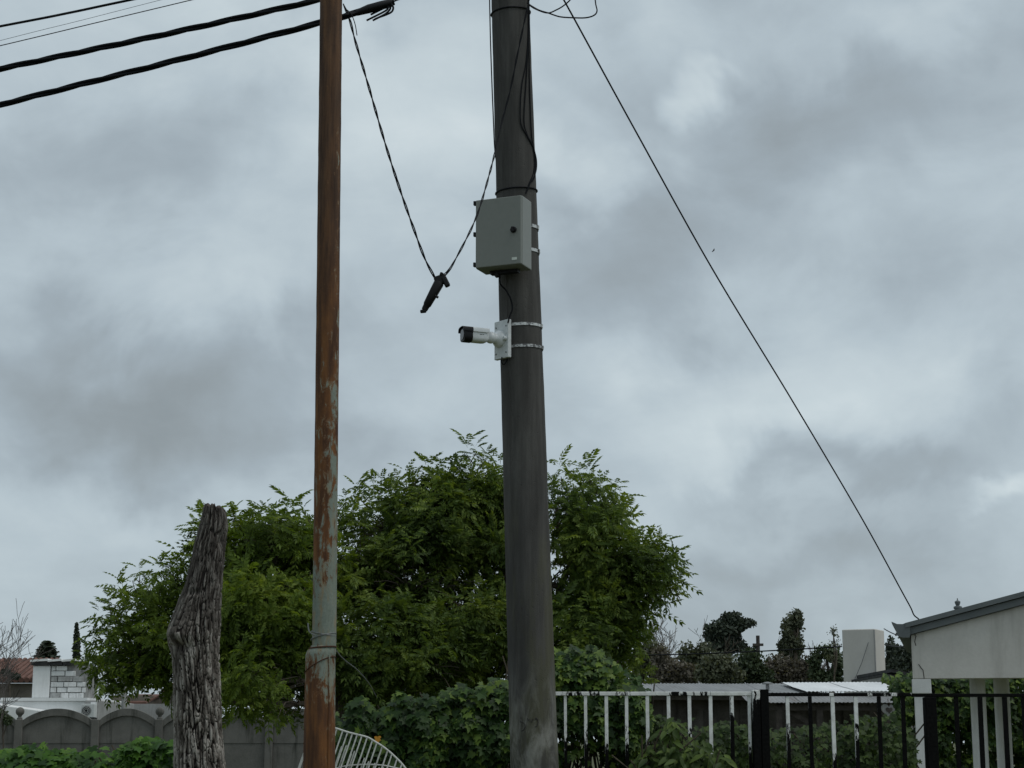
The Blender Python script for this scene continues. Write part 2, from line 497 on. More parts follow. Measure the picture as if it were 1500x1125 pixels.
def mat_metal_roof(name, c1, c2, rustc, amt=.4):
    m, nt, b = new_mat(name); n = NT(nt)
    vv = n.coord()
    f = n.noise(n.coord((1, .25, 1)), 3, 6, .6); g = n.noise(vv, 30, 4, .6)
    col = n.ramp(f, [(.3, c1), (.7, c2)])
    col = n.mix(n.math('MULTIPLY', n.step(n.math('ADD', n.math('MULTIPLY', g, .4), n.math('MULTIPLY', n.noise(n.coord((1, .15, 1), (5, 5, 5)), 2.2, 5, .6), .6)), .5, .68), amt), col, rustc)
    nt.links.new(col, b.inputs['Base Color'])
    b.inputs['Roughness'].default_value = .55
    b.inputs['Metallic'].default_value = .15
    n.bump(b, g, .15, .004)
    return m

MAT['pole'] = mat_concrete_pole()
MAT['rust'] = mat_rust_pole()
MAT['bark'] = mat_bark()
MAT['cut_wood'] = basic('weathered_cut_wood', (.05, .042, .036), (.12, .10, .085), 12, .9, .6, fine=70)
MAT['iron_white'] = mat_flaking('iron_with_white_paint', .14, 1.95, .55)
MAT['iron_half'] = mat_flaking('iron_with_flaking_white_paint', .42, 1.80, .42)
MAT['iron_bare'] = mat_flaking('iron_nearly_bare', -.22, 1.9, .5)
MAT['iron_black'] = mat_flaking('iron_black', -2.6, 1.9, 1.5)
MAT['house_cream'] = mat_wall('cream_painted_plaster', (.54, .515, .475), (.64, .615, .57), (.38, .36, .325), 1.9, .85, .55)
MAT['house_white'] = mat_wall('white_painted_pillar', (.62, .62, .60), (.74, .74, .72), (.42, .42, .40), 4, .8, .4)
MAT['roof_grey'] = mat_metal_roof('grey_sheet_trim', (.105, .12, .122), (.14, .155, .157), (.08, .085, .085), .4)
MAT['zinc'] = mat_metal_roof('weathered_zinc_sheet', (.15, .155, .155), (.25, .255, .255), (.11, .10, .09), .5)
MAT['zinc_bright'] = mat_metal_roof('bright_zinc_sheet', (.66, .67, .67), (.82, .83, .83), (.42, .41, .40), .35)
MAT['zinc_old'] = mat_metal_roof('old_dark_zinc_sheet', (.14, .14, .14), (.25, .25, .245), (.11, .07, .05), .6)
MAT['shed_wall'] = mat_wall('shed_boards', (.04, .035, .03), (.12, .112, .10), (.02, .018, .016), 2.5, .9, .7)
MAT['timber'] = basic('grey_timber', (.035, .03, .027), (.08, .07, .06), 10, .9, .3, (1, 1, 1))
MAT['tank_plaster'] = mat_wall('pale_grey_plaster', (.52, .50, .46), (.60, .58, .54), (.46, .44, .40), 1.2, .9, .3)
MAT['yard_wall'] = mat_wall('precast_yard_concrete', (.098, .096, .086), (.165, .160, .145), (.040, .041, .034), 2.0, .95, .9)
MAT['white_block'] = mat_wall('white_washed_block', (.58, .59, .58), (.74, .75, .74), (.24, .24, .23), 4.5, .9, .6)
MAT['stained_block'] = mat_wall('stained_block', (.26, .26, .25), (.46, .47, .46), (.12, .12, .115), 5, .9, .7)
MAT['white_stucco'] = mat_wall('white_washed_stucco', (.66, .67, .66), (.78, .79, .78), (.5, .5, .48), 1.8, .9, .4)
MAT['mortar'] = mat_wall('dark_mortar', (.16, .16, .15), (.36, .36, .35), (.07, .07, .07), 5)
MAT['slab_dark'] = basic('tarred_slab', (.02, .02, .02), (.06, .06, .06), 6, .9, .3)
MAT['tile_red'] = basic('terracotta_tile', (.10, .052, .040), (.18, .098, .075), 4, .9, .3)
MAT['brown_wall'] = mat_wall('brown_render', (.13, .115, .095), (.19, .17, .14), (.09, .08, .065), 2)
MAT['grey_render'] = mat_wall('grey_render', (.24, .24, .23), (.36, .36, .35), (.14, .14, .13), 2)
MAT['box_grey'] = plain('grey_enamel', (.20, .212, .192), .42, 0, .4, .2)
MAT['cam_white'] = plain('white_camera_enamel', (.70, .72, .72), .32, 0, .45, .3)
MAT['plate_white'] = basic('white_junction_plate', (.50, .53, .53), (.66, .68, .68), 20, .45, .1, spec=.4)
MAT['lens'] = plain('dark_glass', (.004, .005, .006), .1, 0, .6)
MAT['label'] = plain('pale_sticker', (.62, .66, .60), .5)
MAT['mark'] = plain('carved_groove', (.04, .039, .037), .95)
MAT['wire_grey'] = plain('grey_wire', (.16, .17, .17), .5, .3)
MAT['rust_wire'] = plain('rusty_wire', (.07, .03, .016), .9)
MAT['ac_white'] = plain('ac_casing', (.55, .57, .56), .5)
MAT['stem'] = basic('ivy_stem', (.035, .028, .02), (.09, .075, .05), 20, .9, .3)
MAT['bird'] = plain('dark_feathers', (.05, .05, .055), .8)

# ------------------------------------------------------------------ ground
g = MB()
S = 900
nx, ny = 60, 60
V = []
for j in range(ny + 1):
    for i in range(nx + 1):
        V.append((-S + 2 * S * i / nx, -60 + (S + 500) * j / ny, 0.0))
g.add(V, [(j * (nx + 1) + i, j * (nx + 1) + i + 1, (j + 1) * (nx + 1) + i + 1, (j + 1) * (nx + 1) + i) for j in range(ny) for i in range(nx)])
tag(g.build('ground', MAT['ground']), kind='structure')
# ------------------------------------------------------------------ neighbouring houses, far left
def wall_section():
    Yw = 40.0
    root = thing('yard_wall', at(200, 1085, Yw) * 1.0 - Vector((0, 0, EYE)), 'grey precast concrete yard wall with arched panels and ball topped posts, behind the low ivy', 'wall')
    root.location.z = 0
    posts = [-175, -75, 29, 141, 234, 318, 395, 480, 575, 670]
    balls = {29, 234, -175, 395}
    z_of = lambda y: at(0, y, Yw).z
    zt, zp, zj = z_of(1056), z_of(1039), z_of(1089)
    for i, px in enumerate(posts):
        c = at(px, 1056, Yw)
        hw = 0.085
        p = MB()
        p.box(c.x - hw, c.x + hw, Yw - .11, Yw + .08, 0, zt + .03)
        po = p.build('post', MAT['yard_wall'], root, bevel=.012)
        if px in balls:
            b = MB()
            b.disc_loop((c.x, Yw - .015, zt + .03), (0, 0, 1), [(0, .06), (.03, .06), (.05, .035), (.07, .04)] + [(.17 - .095 * math.cos(t), max(.01, .095 * math.sin(t))) for t in np.linspace(.5, 3.1, 9)], 20)
            b.build('ball_finial', MAT['yard_wall'], po, smooth=True)
    for a, bq in zip(posts[:-1], posts[1:]):
        x0, x1 = at(a, 1056, Yw).x + .087, at(bq, 1056, Yw).x - .087
        lo = MB(); lo.box(x0, x1, Yw - .012, Yw + .045, 0.0, zj + .02); lo.build('panel', MAT['yard_wall'], root, bevel=.006)
        # arched upper panel with a proud rim
        n = 22
        xs = [x0 + (x1 - x0) * k / n for k in range(n + 1)]
        zs = [zt + .015 + (zp - zt) * max(0, math.cos((k / n - .5) * math.pi)) ** .8 for k in range(n + 1)]
        up = MB(); vs, fs = [], []
        for x, z in zip(xs, zs): vs += [(x, Yw - .028, zj + .006), (x, Yw - .028, z - .05), (x, Yw + .028, z - .05), (x, Yw + .028, zj + .006)]
        for k in range(n):
            q = 4 * k
            for e in range(4): fs.append((q + e, q + 4 + e, q + 4 + (e + 1) % 4, q + (e + 1) % 4))
        fs += [(0, 1, 2, 3), tuple(4 * n + t for t in (3, 2, 1, 0))]
        up.add(vs, fs); pan = up.build('arched_panel', MAT['yard_wall'], root)
        rim = MB(); vs, fs = [], []
        for x, z in zip(xs, zs): vs += [(x, Yw - .075, z - .15), (x, Yw - .075, z), (x, Yw + .06, z), (x, Yw + .06, z - .15)]
        for k in range(n):
            q = 4 * k
            for e in range(4): fs.append((q + e, q + 4 + e, q + 4 + (e + 1) % 4, q + (e + 1) % 4))
        fs += [(0, 1, 2, 3), tuple(4 * n + t for t in (3, 2, 1, 0))]
        rim.add(vs, fs); rim.build('arch_rim', MAT['yard_wall'], pan)
wall_section()

def white_house():
    Y = 56.0
    z = lambda y, YY=Y: at(0, y, YY).z
    X = lambda px, YY=Y: at(px, 1000, YY).x
    # roof-top block: plastered face and open block-work face
    cb = at(85, 1028, Y); cb.z = 0
    root = thing('white_house', (X(90), Y, 0), 'low whitewashed house with block chimney stack behind the arched wall', 'house')
    w = MB(); w.box(X(-60), X(127), Y, Y + 6, 0, z(1027)); w.build('wall', MAT['white_stucco'], root, bevel=.02)
    # sloped white parapet in front
    p = MB()
    p.hexa([(X(-60), Y - .5, 0), (X(112), Y - .5, 0), (X(112), Y - .02, 0), (X(-60), Y - .02, 0),
            (X(-60), Y - .5, z(1023)), (X(112), Y - .5, z(1048)), (X(112), Y - .02, z(1046)), (X(-60), Y - .02, z(1021))])
    p.build('parapet', MAT['white_stucco'], root, bevel=.02)
    r = MB(); r.box(X(-60) - .1, X(127) + .05, Y - .05, Y + 6.1, z(1027) + .003, z(1027) + .1); r.build('roof_slab', MAT['white_stucco'], root)
    # stack
    zb, zt = z(1027) + .1, z(974)
    xa, xm, xb = X(42), X(68), X(122)
    stack = MB(); stack.box(xm - .01, xb - .012, Y + .512, Y + 2.0, zb + .003, zt); st = stack.build('chimney_stack', MAT['mortar'], root)
    f = MB(); f.box(xa, xm - .012, Y + .42, Y + 2.0, zb, zt); f.build('plaster_face', MAT['white_stucco'], st, bevel=.03)
    # blocks, course by course, standing proud of the dark joints
    rnd = random.Random(3)
    rows = 6; h = (zt - zb) / rows
    for rI in range(rows):
        zc = zb + h * (rI + .5)
        x = xm + .02
        first = .5 if rI % 2 else 1.0
        while x < xb - .1:
            L = rnd.uniform(.26, .5) * (first if first < 1 else 1); first = 1.0
            x1 = min(x + L, xb - .02)
            if not (rI >= 4 and x1 > xb - .25):
                b = MB(); pr = rnd.uniform(0, .035)
                b.box(x, x1 - rnd.uniform(.012, .03), Y + .46 - pr, Y + .53, zc - h / 2 + rnd.uniform(.004, .016), zc + h / 2 - rnd.uniform(.003, .012))
                b.build('block', MAT['stained_block' if rnd.random() < .38 else 'white_block'], st, bevel=.012)
            x = x1
    for k, (a, bq, dy, mt) in enumerate(((40, 66, 0, 'slab_dark'), (66, 86, .03, 'slab_dark'), (87, 104, -.02, 'slab_dark'))):
        s = MB(); zz = zt + .003
        s.hexa([(X(a), Y + .35, zz + dy * 0), (X(bq) - .01, Y + .35, zz), (X(bq) - .01, Y + 2.1, zz), (X(a), Y + 2.1, zz),
                (X(a), Y + .35, zz + .09), (X(bq) - .01, Y + .35, zz + .13 - dy), (X(bq) - .01, Y + 2.1, zz + .13), (X(a), Y + 2.1, zz + .1)])
        s.build('cap_slab', MAT[mt], st)
        s = MB(); zz += .135
        s.hexa([(X(a) - .04, Y + .3, zz - .03), (X(bq) - .02, Y + .3, zz), (X(bq) - .02, Y + 2.1, zz), (X(a) - .04, Y + 2.1, zz - .02),
                (X(a) - .02, Y + .3, zz + .03), (X(bq) - .03, Y + .3, zz + .07), (X(bq) - .03, Y + 2.1, zz + .06), (X(a), Y + 2.1, zz + .04)])
        s.build('cap_render', MAT['white_stucco'], st)
    d = MB(); d.box(X(128.5), X(149), Y - .3, Y + 5, 0, z(1026)); d.build('side_wall', MAT['grey_render'], root, bevel=.03)
    d = MB(); d.box(X(138), X(147), Y - .36, Y - .302, z(1052), z(1029)); d.build('door_panel', MAT['white_block'], root, bevel=.01)
    # air conditioner condenser on its bracket
    Ya = Y - .62
    xa, xb, z0, z1 = X(121, Ya), X(140, Ya), z(1051, Ya), z(1031, Ya)
    ac = thing('air_conditioner', ((xa + xb) / 2, Ya, z0), 'small white air conditioner unit on the wall right of the block chimney', 'air conditioner')
    c = MB(); c.box(xa, xb, Ya - .02, Ya + .3, z0, z1); c.build('casing', MAT['ac_white'], ac, bevel=.015)
    cx, cz = xa + (xb - xa) * .40, (z0 + z1) / 2
    gr = MB(); gr.disc_loop((cx, Ya - .021, cz), (0, -1, 0), [(0, .145), (.012, .145), (.014, .13)], 24); grill = gr.build('fan_opening', MAT['black_plastic'], ac)
    for rr in (.05, .09, .13):
        t = MB(); t.tube([(cx + rr * math.cos(a), Ya - .042, cz + rr * math.sin(a)) for a in np.linspace(0, 2 * math.pi, 21)], .006, 5); t.build('guard_ring', MAT['ac_white'], grill)
    b = MB(); b.box(xa - .02, xb + .02, Ya - .04, Ya + .6, z0 - .07, z0 - .003); b.build('bracket', MAT['slab_dark'], ac)
white_house()

def left_background():
    # tiled house on the far left
    Y = 70.0; z = lambda y: at(0, y, Y).z; X = lambda px: at(px, 1000, Y).x
    h = thing('tiled_house', (X(0), Y, 0), 'brown walled house with reddish tiled roof at the left edge', 'house')
    w = MB(); w.box(X(-120), X(52), Y, Y + 6, 0, z(1001)); w.build('wall', MAT['brown_wall'], h)
    ro = MB(); x0, x1 = X(-125), X(56)
    ro.hexa([(x0, Y - .4, z(1001)), (x1, Y - .4, z(1001)), (x1, Y + 3.2, z(1001) + .9), (x0, Y + 3.2, z(1001) + .9),
             (x0, Y - .4, z(1001) + .09), (x1, Y - .4, z(1001) + .09), (x1, Y + 3.2, z(1001) + .99), (x0, Y + 3.2, z(1001) + .99)])
    rf = ro.build('roof', MAT['slab_dark'], h)
    for k in range(22):
        xx = x0 + (x1 - x0) * (k + .5) / 22
        t = MB(); t.tube([(xx, Y - .45, z(1001) + .11), (xx, Y + 3.2, z(1001) + 1.02)], .11, 7); t.build('tile_row', MAT['tile_red'], rf, smooth=True)
    # low grey rendered building with small red roof planes, half hidden by the leaves
    Y2 = 62.0; z2 = lambda y: at(0, y, Y2).z; X2 = lambda px: at(px, 1000, Y2).x
    g = thing('grey_house', (X2(210), Y2, 0), 'low grey house with a red roof left of the cut tree trunk', 'house')
    w = MB(); w.box(X2(152), X2(290), Y2, Y2 + 5, 0, z2(1031)); w.build('wall', MAT['grey_render'], g)
    w = MB(); w.box(X2(160), X2(212), Y2 + .4, Y2 + 5, z2(1031) + .003, z2(1018)); w.build('upper_wall', MAT['brown_wall'], g)
    for (a, b, ya, yb, dd) in ((180, 214, 1031, 1017, .3), (228, 262, 1012, 996, 1.2)):
        ro = MB()
        ro.hexa([(X2(a), Y2 + dd - .2, z2(ya)), (X2(b), Y2 + dd - .2, z2(ya)), (X2(b), Y2 + dd + 2.4, z2(yb)), (X2(a), Y2 + dd + 2.4, z2(yb)),
                 (X2(a), Y2 + dd - .2, z2(ya) + .07), (X2(b), Y2 + dd - .2, z2(ya) + .07), (X2(b), Y2 + dd + 2.4, z2(yb) + .07), (X2(a), Y2 + dd + 2.4, z2(yb) + .07)])
        ro.build('roof_plane', MAT['tile_red'], g)
    w = MB(); w.box(X2(226), X2(264), Y2 + 1.5, Y2 + 5, z2(1031) + .003, z2(1010)); w.build('gable_wall', MAT['brown_wall'], g)
    p = MB(); c = at(181, 1040, 50); p.tube([(c.x, 50, 0), (c.x, 50, at(181, 997, 50).z)], .065, 10)
    tag(p.build('vent_pipe', MAT['grey_render']), 'thin grey pipe rising above the arched wall', 'pipe')
left_background()

# ------------------------------------------------------------------ shed and far right buildings
def corrugated(name, x0, x1, y0, y1, z0, z1, mat, root, sheet=.92, pitch=.072, amp=.006):
    x = x0; k = 0
    while x < x1 - .05:
        xe = min(x + sheet, x1)
        n = max(4, int((xe - x) / pitch * 6))
        lift = .004 * (k % 2)
        V, F = [], []
        for j, (yy, zz) in enumerate(((y0, z0), ((y0 + y1) / 2, (z0 + z1) / 2 - .01), (y1, z1))):
            for i in range(n + 1):
                xx = x + (xe + .03 - x) * i / n
                dz = amp * math.sin(2 * math.pi * xx / pitch) + lift + random.uniform(-.002, .002)
                V.append((xx, yy - .03 * (k % 3 == 1), zz + dz)); V.append((xx, yy - .03 * (k % 3 == 1), zz + dz - .006))
        st = 2 * (n + 1)
        for j in range(2):
            for i in range(n):
                a = j * st + 2 * i
                F.append((a, a + 2, a + st + 2, a + st)); F.append((a + 1, a + st + 1, a + st + 3, a + 3))
        for i in range(n):
            a = 2 * i
            F.append((a, a + 1, a + 3, a + 2)); b = 2 * st + 2 * i; F.append((b, b + 2, b + 3, b + 1))
        m = MB(); m.add(V, F); m.build(name, mat, root, smooth=True)
        x = xe; k += 1

def shed():
    Y = 33.0; z = lambda y, YY=Y: at(0, y, YY).z; X = lambda px, YY=Y: at(px, 1000, YY).x
    s = thing('tin_shed', (X(1130), Y, 0), 'low shed with weathered corrugated tin roofs behind the iron fence', 'shed')
    # roofs
    corrugated('roof_sheet', X(905), X(1205), Y + .6, Y + 3.6, z(1015, Y + .6), z(1001.5, Y + 3.6), MAT['zinc'], s)
    corrugated('roof_sheet', X(1180), X(1338), Y, Y + 3.0, z(1012.5), z(999.5, Y + 3.0), MAT['zinc_bright'], s)
    corrugated('roof_sheet', X(1085), X(1318), Y - 1.0, Y - .1, z(1029, Y - 1), z(1019.5, Y - .1), MAT['zinc_old'], s)
    # beams under the eaves
    for (a, b, y, yy) in ((905, 1205, 1018, Y + .75), (1180, 1338, 1016, Y + .12), (1085, 1318, 1033, Y - .85)):
        m = MB(); m.box(X(a), X(b), yy, yy + .08, z(y, yy) - .09, z(y, yy)); m.build('eave_beam', MAT['timber'], s)
    # back wall of boards
    x = X(900); k = 0
    rnd = random.Random(8)
    while x < X(1335):
        xe = x + .24
        m = MB(); dd = rnd.uniform(0, .02)
        m.box(x, xe + .03, Y + 1.2 - dd + (k % 2) * .035, Y + 1.23 + (k % 2) * .03, 0, z(1021, Y + 1.2)); m.build('wall_board', MAT['shed_wall'], s)
        x = xe; k += 1
    # posts and braces
    for px in (1090, 1130, 1188, 1310):
        m = MB(); m.box(X(px) - .05, X(px) + .05, Y - .86, Y - .76, 0, z(1036, Y - .85)); m.build('post', MAT['timber'], s)
    a, b = at(1138, 1031, Y - .7), at(1187, 1060, Y - .7)
    m = MB(); m.obox((a + b) / 2, (b - a).normalized(), (0, 1, 0), (b - a).normalized().cross(Vector((0, 1, 0))), (b - a).length, .05, .09); m.build('brace', MAT['timber'], s)
    for y in (1061, 1070):
        m = MB(); m.box(X(1128), X(1262), Y - .75, Y - .71, z(y, Y - .75) - .03, z(y, Y - .75)); m.build('rail', MAT['timber'], s)
    # vent pipe with a cap
    v = thing('vent_pipe', at(1124.5, 1018, Y + 1.3), 'short capped vent pipe on the tin roof above the black gate post', 'pipe')
    c = at(1124.5, 1014, Y + 1.3); zt = z(1002.5, Y + 1.3)
    m = MB(); m.tube([c + Vector((0, 0, -.08)), (c.x, c.y, zt)], .035, 10); m.build('pipe', MAT['zinc_old'], v)
    m = MB(); m.disc_loop((c.x, c.y, zt + .002), (0, 0, 1), [(0, .10), (.02, .10), (.045, .02)], 14); m.build('cap', MAT['zinc'], v)
    # heart-shaped ornament hung on the shed
    cc = at(1302, 1040, Y - .95); r = 12.5 * mpp(cc)
    ht = thing('heart_ornament', cc, 'pale heart shaped ornament hanging under the shed eave', 'ornament')
    def heart(k, y0, y1, name, mat):
        pts = []
        for t in np.linspace(0, 2 * math.pi, 28, endpoint=False):
            pts.append((16 * math.sin(t) ** 3 / 17, (13 * math.cos(t) - 5 * math.cos(2 * t) - 2 * math.cos(3 * t) - math.cos(4 * t)) / 17))
        m = MB(); n = len(pts)
        m.add([(cc.x + a * r * k, y0, cc.z + b * r * k) for a, b in pts] + [(cc.x + a * r * k, y1, cc.z + b * r * k) for a, b in pts],
              [tuple(range(n)), tuple(reversed(range(n, 2 * n)))] + [(i, n + i, n + (i + 1) % n, (i + 1) % n) for i in range(n)])
        m.build(name, mat, ht)
    heart(1.0, cc.y - .02, cc.y + .02, 'heart_board', MAT['grey_render'])
    heart(.42, cc.y - .04, cc.y - .021, 'dark_centre', MAT['timber'])
    m = MB(); m.tube([cc + Vector((0, 0, r * .3)), cc + Vector((0, .05, r * 1.3))], .006, 5); m.build('string', MAT['rust_wire'], ht)
shed()

def tank_tower():
    Y = 44.0
    a, b, c = at(1233, 921, Y), at(1281, 921, Y - .35), at(1295, 921, Y + .35)
    root = thing('tank_tower', (b.x, b.y, 0), 'tall pale grey plastered block standing behind the tin shed', 'tower')
    top = b.z
    d = Vector((a.x + c.x - b.x, a.y + c.y - b.y, 0))
    m = MB()
    q = [Vector((p.x, p.y, 0)) for p in (a, b, c)] + [d]
    m.hexa([p for p in q] + [p + Vector((0, 0, top)) for p in q])
    m.build('body', MAT['tank_plaster'], root, bevel=.02)
    pp = at(1280.5, 924, Y - .40)
    m = MB(); m.tube([(pp.x, pp.y, 0.5), (pp.x, pp.y, top - .03)], .02, 7); m.build('downpipe', MAT['grey_render'], root)
    e1, e2 = at(1272, 941, Y - .32), at(1250, 1000, Y - .2)
    m = MB(); m.tube([e1, (e1 + e2) / 2 + Vector((.02, -.02, 0)), e2], .008, 5); m.build('wire', MAT['wire_grey'], root)
tank_tower()

def far_right_roof():
    Y = 40.0; X = lambda px: at(px, 1000, Y).x; z = lambda y: at(0, y, Y).z
    h = thing('small_grey_house', (X(1320), Y, 0), 'low grey house corner between the tall block and the porch', 'house')
    w = MB(); w.hexa([(X(1297), Y, 0), (X(1345), Y, 0), (X(1345), Y + 4, 0), (X(1297), Y + 4, 0),
                      (X(1297), Y, z(991)), (X(1345), Y, z(1001)), (X(1345), Y + 4, z(1001)), (X(1297), Y + 4, z(991))])
    w.build('wall', MAT['grey_render'], h)
    for k, (dy, th, mt) in enumerate(((.003, .05, 'slab_dark'), (.20, .07, 'slab_dark'))):
        a, b = (X(1304), z(985)), (X(1350), z(993.5))
        if k == 0: a, b = (X(1296), z(990.5)), (X(1347), z(1000.5))
        r = MB(); r.hexa([(a[0], Y - .15, a[1]), (b[0], Y - .15, b[1]), (b[0], Y + 4, b[1]), (a[0], Y + 4, a[1]),
                          (a[0], Y - .15, a[1] + th), (b[0], Y - .15, b[1] + th), (b[0], Y + 4, b[1] + th), (a[0], Y + 4, a[1] + th)])
        r.build('roof_slab', MAT[mt], h)
far_right_roof()

# ------------------------------------------------------------------ porch on the right
def porch():
    Y = 18.0
    O = at(1337, 994.5, Y)
    yaw = R(13.5)
    rx = Vector((math.cos(yaw), -math.sin(yaw), 0)); ry = Vector((math.sin(yaw), math.cos(yaw), 0)); up = Vector((0, 0, 1))
    k = mpp(O)
    base = Vector((O.x, O.y, 0))
    W = lambda u, v, z: base + rx * u + ry * v + up * z
    root = thing('porch', base, 'cream plastered porch with grey sheet roof on white columns at the right edge', 'porch')
    zb = O.z
    def zpx(y): return at(1337, y, Y).z
    ze = zpx(930)                       # wall top at the eave
    sl = (889 - 930) / (1338 - 1500) * 1.0   # rise per run as seen
    half = 3.1; D = 3.2
    zr = ze + sl * half
    th = .16
    def prism(poly, v0, v1):
        m = MB(); n = len(poly)
        m.add([W(u, v0, z) for u, z in poly] + [W(u, v1, z) for u, z in poly],
              [tuple(range(n)), tuple(reversed(range(n, 2 * n)))] + [(i, n + i, n + (i + 1) % n, (i + 1) % n) for i in range(n)])
        return m
    gable = [(0, zb), (2 * half, zb), (2 * half, ze), (half, zr), (0, ze)]
    prism(gable, 0, th).build('gable_wall', MAT['house_cream'], root, bevel=.006)
    prism([(0, ze - .06), (2 * half, ze - .06), (2 * half, ze), (half, zr), (0, ze)], D - th, D).build('rear_gable_wall', MAT['house_cream'], root)
    for u0 in (0.0, 2 * half - th):
        m = prism([(u0, ze - .30), (u0 + th, ze - .30), (u0 + th, ze - .05), (u0, ze - .05)], th + .002, D - th - .002); m.build('side_beam', MAT['house_cream'], root)
    # ceiling
    prism([(th + .002, ze - .045), (2 * half - th - .002, ze - .045), (2 * half - th - .002, ze - .015), (th + .002, ze - .015)], th + .002, D - th - .002).build('ceiling', MAT['house_white'], root)
    # fascia boards and roof sheet on both slopes
    t1, t2 = 10.5 * k, 8.0 * k
    for s in (0, 1):
        f = (lambda u: u) if s == 0 else (lambda u: 2 * half - u)
        e = -.02
        fa = [(f(e), ze + sl * e + .003), (f(half - .001), zr + .003), (f(half - .001), zr + t1), (f(e), ze + sl * e + t1)]
        prism(fa if s == 0 else fa[::-1], -.06, .02).build('fascia_board', MAT['roof_grey'], root)
        rf = [(f(e - .03), ze + sl * (e - .03) + t1 + .006), (f(half - .001), zr + t1 + .006), (f(half - .001), zr + t1 + t2), (f(e - .03), ze + sl * (e - .03) + t1 + t2)]
        prism(rf if s == 0 else rf[::-1], -.10, D + .1).build('roof_sheet', MAT['roof_grey'], root)
        fr = [(f(e), ze + sl * e + .003), (f(half - .001), zr + .003), (f(half - .001), zr + t1), (f(e), ze + sl * e + t1)]
        prism(fr if s == 0 else fr[::-1], .03, D + .05).build('roof_deck', MAT['timber'], root)
        # ogee gutter along the eave
        def gp(y, x): return (f((x - 1337) * k), zpx(y))
        prof = [(931, 1336.5), (934.5, 1335), (934.5, 1325), (932, 1319), (926, 1316.5), (920, 1315), (915, 1311), (911, 1310), (912, 1312.5), (914.5, 1318), (914.8, 1326), (913, 1331), (912, 1336.5)]
        poly = [gp(y, x) for y, x in prof]
        if s == 1: poly = poly[::-1]
        prism(poly[::-1], -.09, D + .06).build('gutter', MAT['roof_grey'], root)
    # front square pillar with capital
    def pillar(u, v, w, name):
        c = W(u, v, 0)
        m = MB(); m.obox(W(u, v, (zb - .14) / 2), rx, ry, up, w, w, zb - .14); p = m.build(name, MAT['house_white'], root, bevel=.008)
        m = MB(); m.obox(W(u, v, zb - .073), rx, ry, up, w + .035, w + .035, .14); m.build('capital', MAT['house_white'], p, bevel=.008)
    pillar(.082, .09, .15, 'pillar')
    pillar(2 * half - .082, .09, .15, 'pillar')
    def column(px, YY):
        c = at(px, 1010, YY)
        r = 11.2 * mpp(c)
        m = MB(); m.disc_loop((c.x, c.y, 0), (0, 0, 1), [(0, r + .03), (.08, r + .03), (.085, r), (ze - .05, r)], 28); m.build('column', MAT['house_white'], root, smooth=True)
    column(1432, 18.6); column(1467, 20.2)
    # hairline crack at the lower left corner of the gable
    for q in ([(1346, 973), (1349, 978), (1352, 982), (1352.5, 988), (1353, 994)], [(1341, 925), (1344, 932), (1342, 940), (1343.5, 946)]):
        pts = []
        for x, y in q:
            u = (x - 1337) * k / math.cos(yaw); pts.append(W(u, -.001, zpx(y)))
        m = MB(); m.tube(pts, .0045, 5); m.build('crack', MAT['timber'], root)
    # small roof finial behind the slope
    c = at(1403, 890, Y + 1.6)
    m = MB(); m.disc_loop((c.x, c.y, c.z - .12), (0, 0, 1), [(0, .035), (.08, .035), (.085, .02), (.11, .045), (.13, .045), (.14, .018), (.17, .03), (.185, .03), (.2, .006), (.22, .005)], 12)
    m.build('finial', MAT['roof_grey'], root, smooth=True)
    return W
PORCH_W = porch()

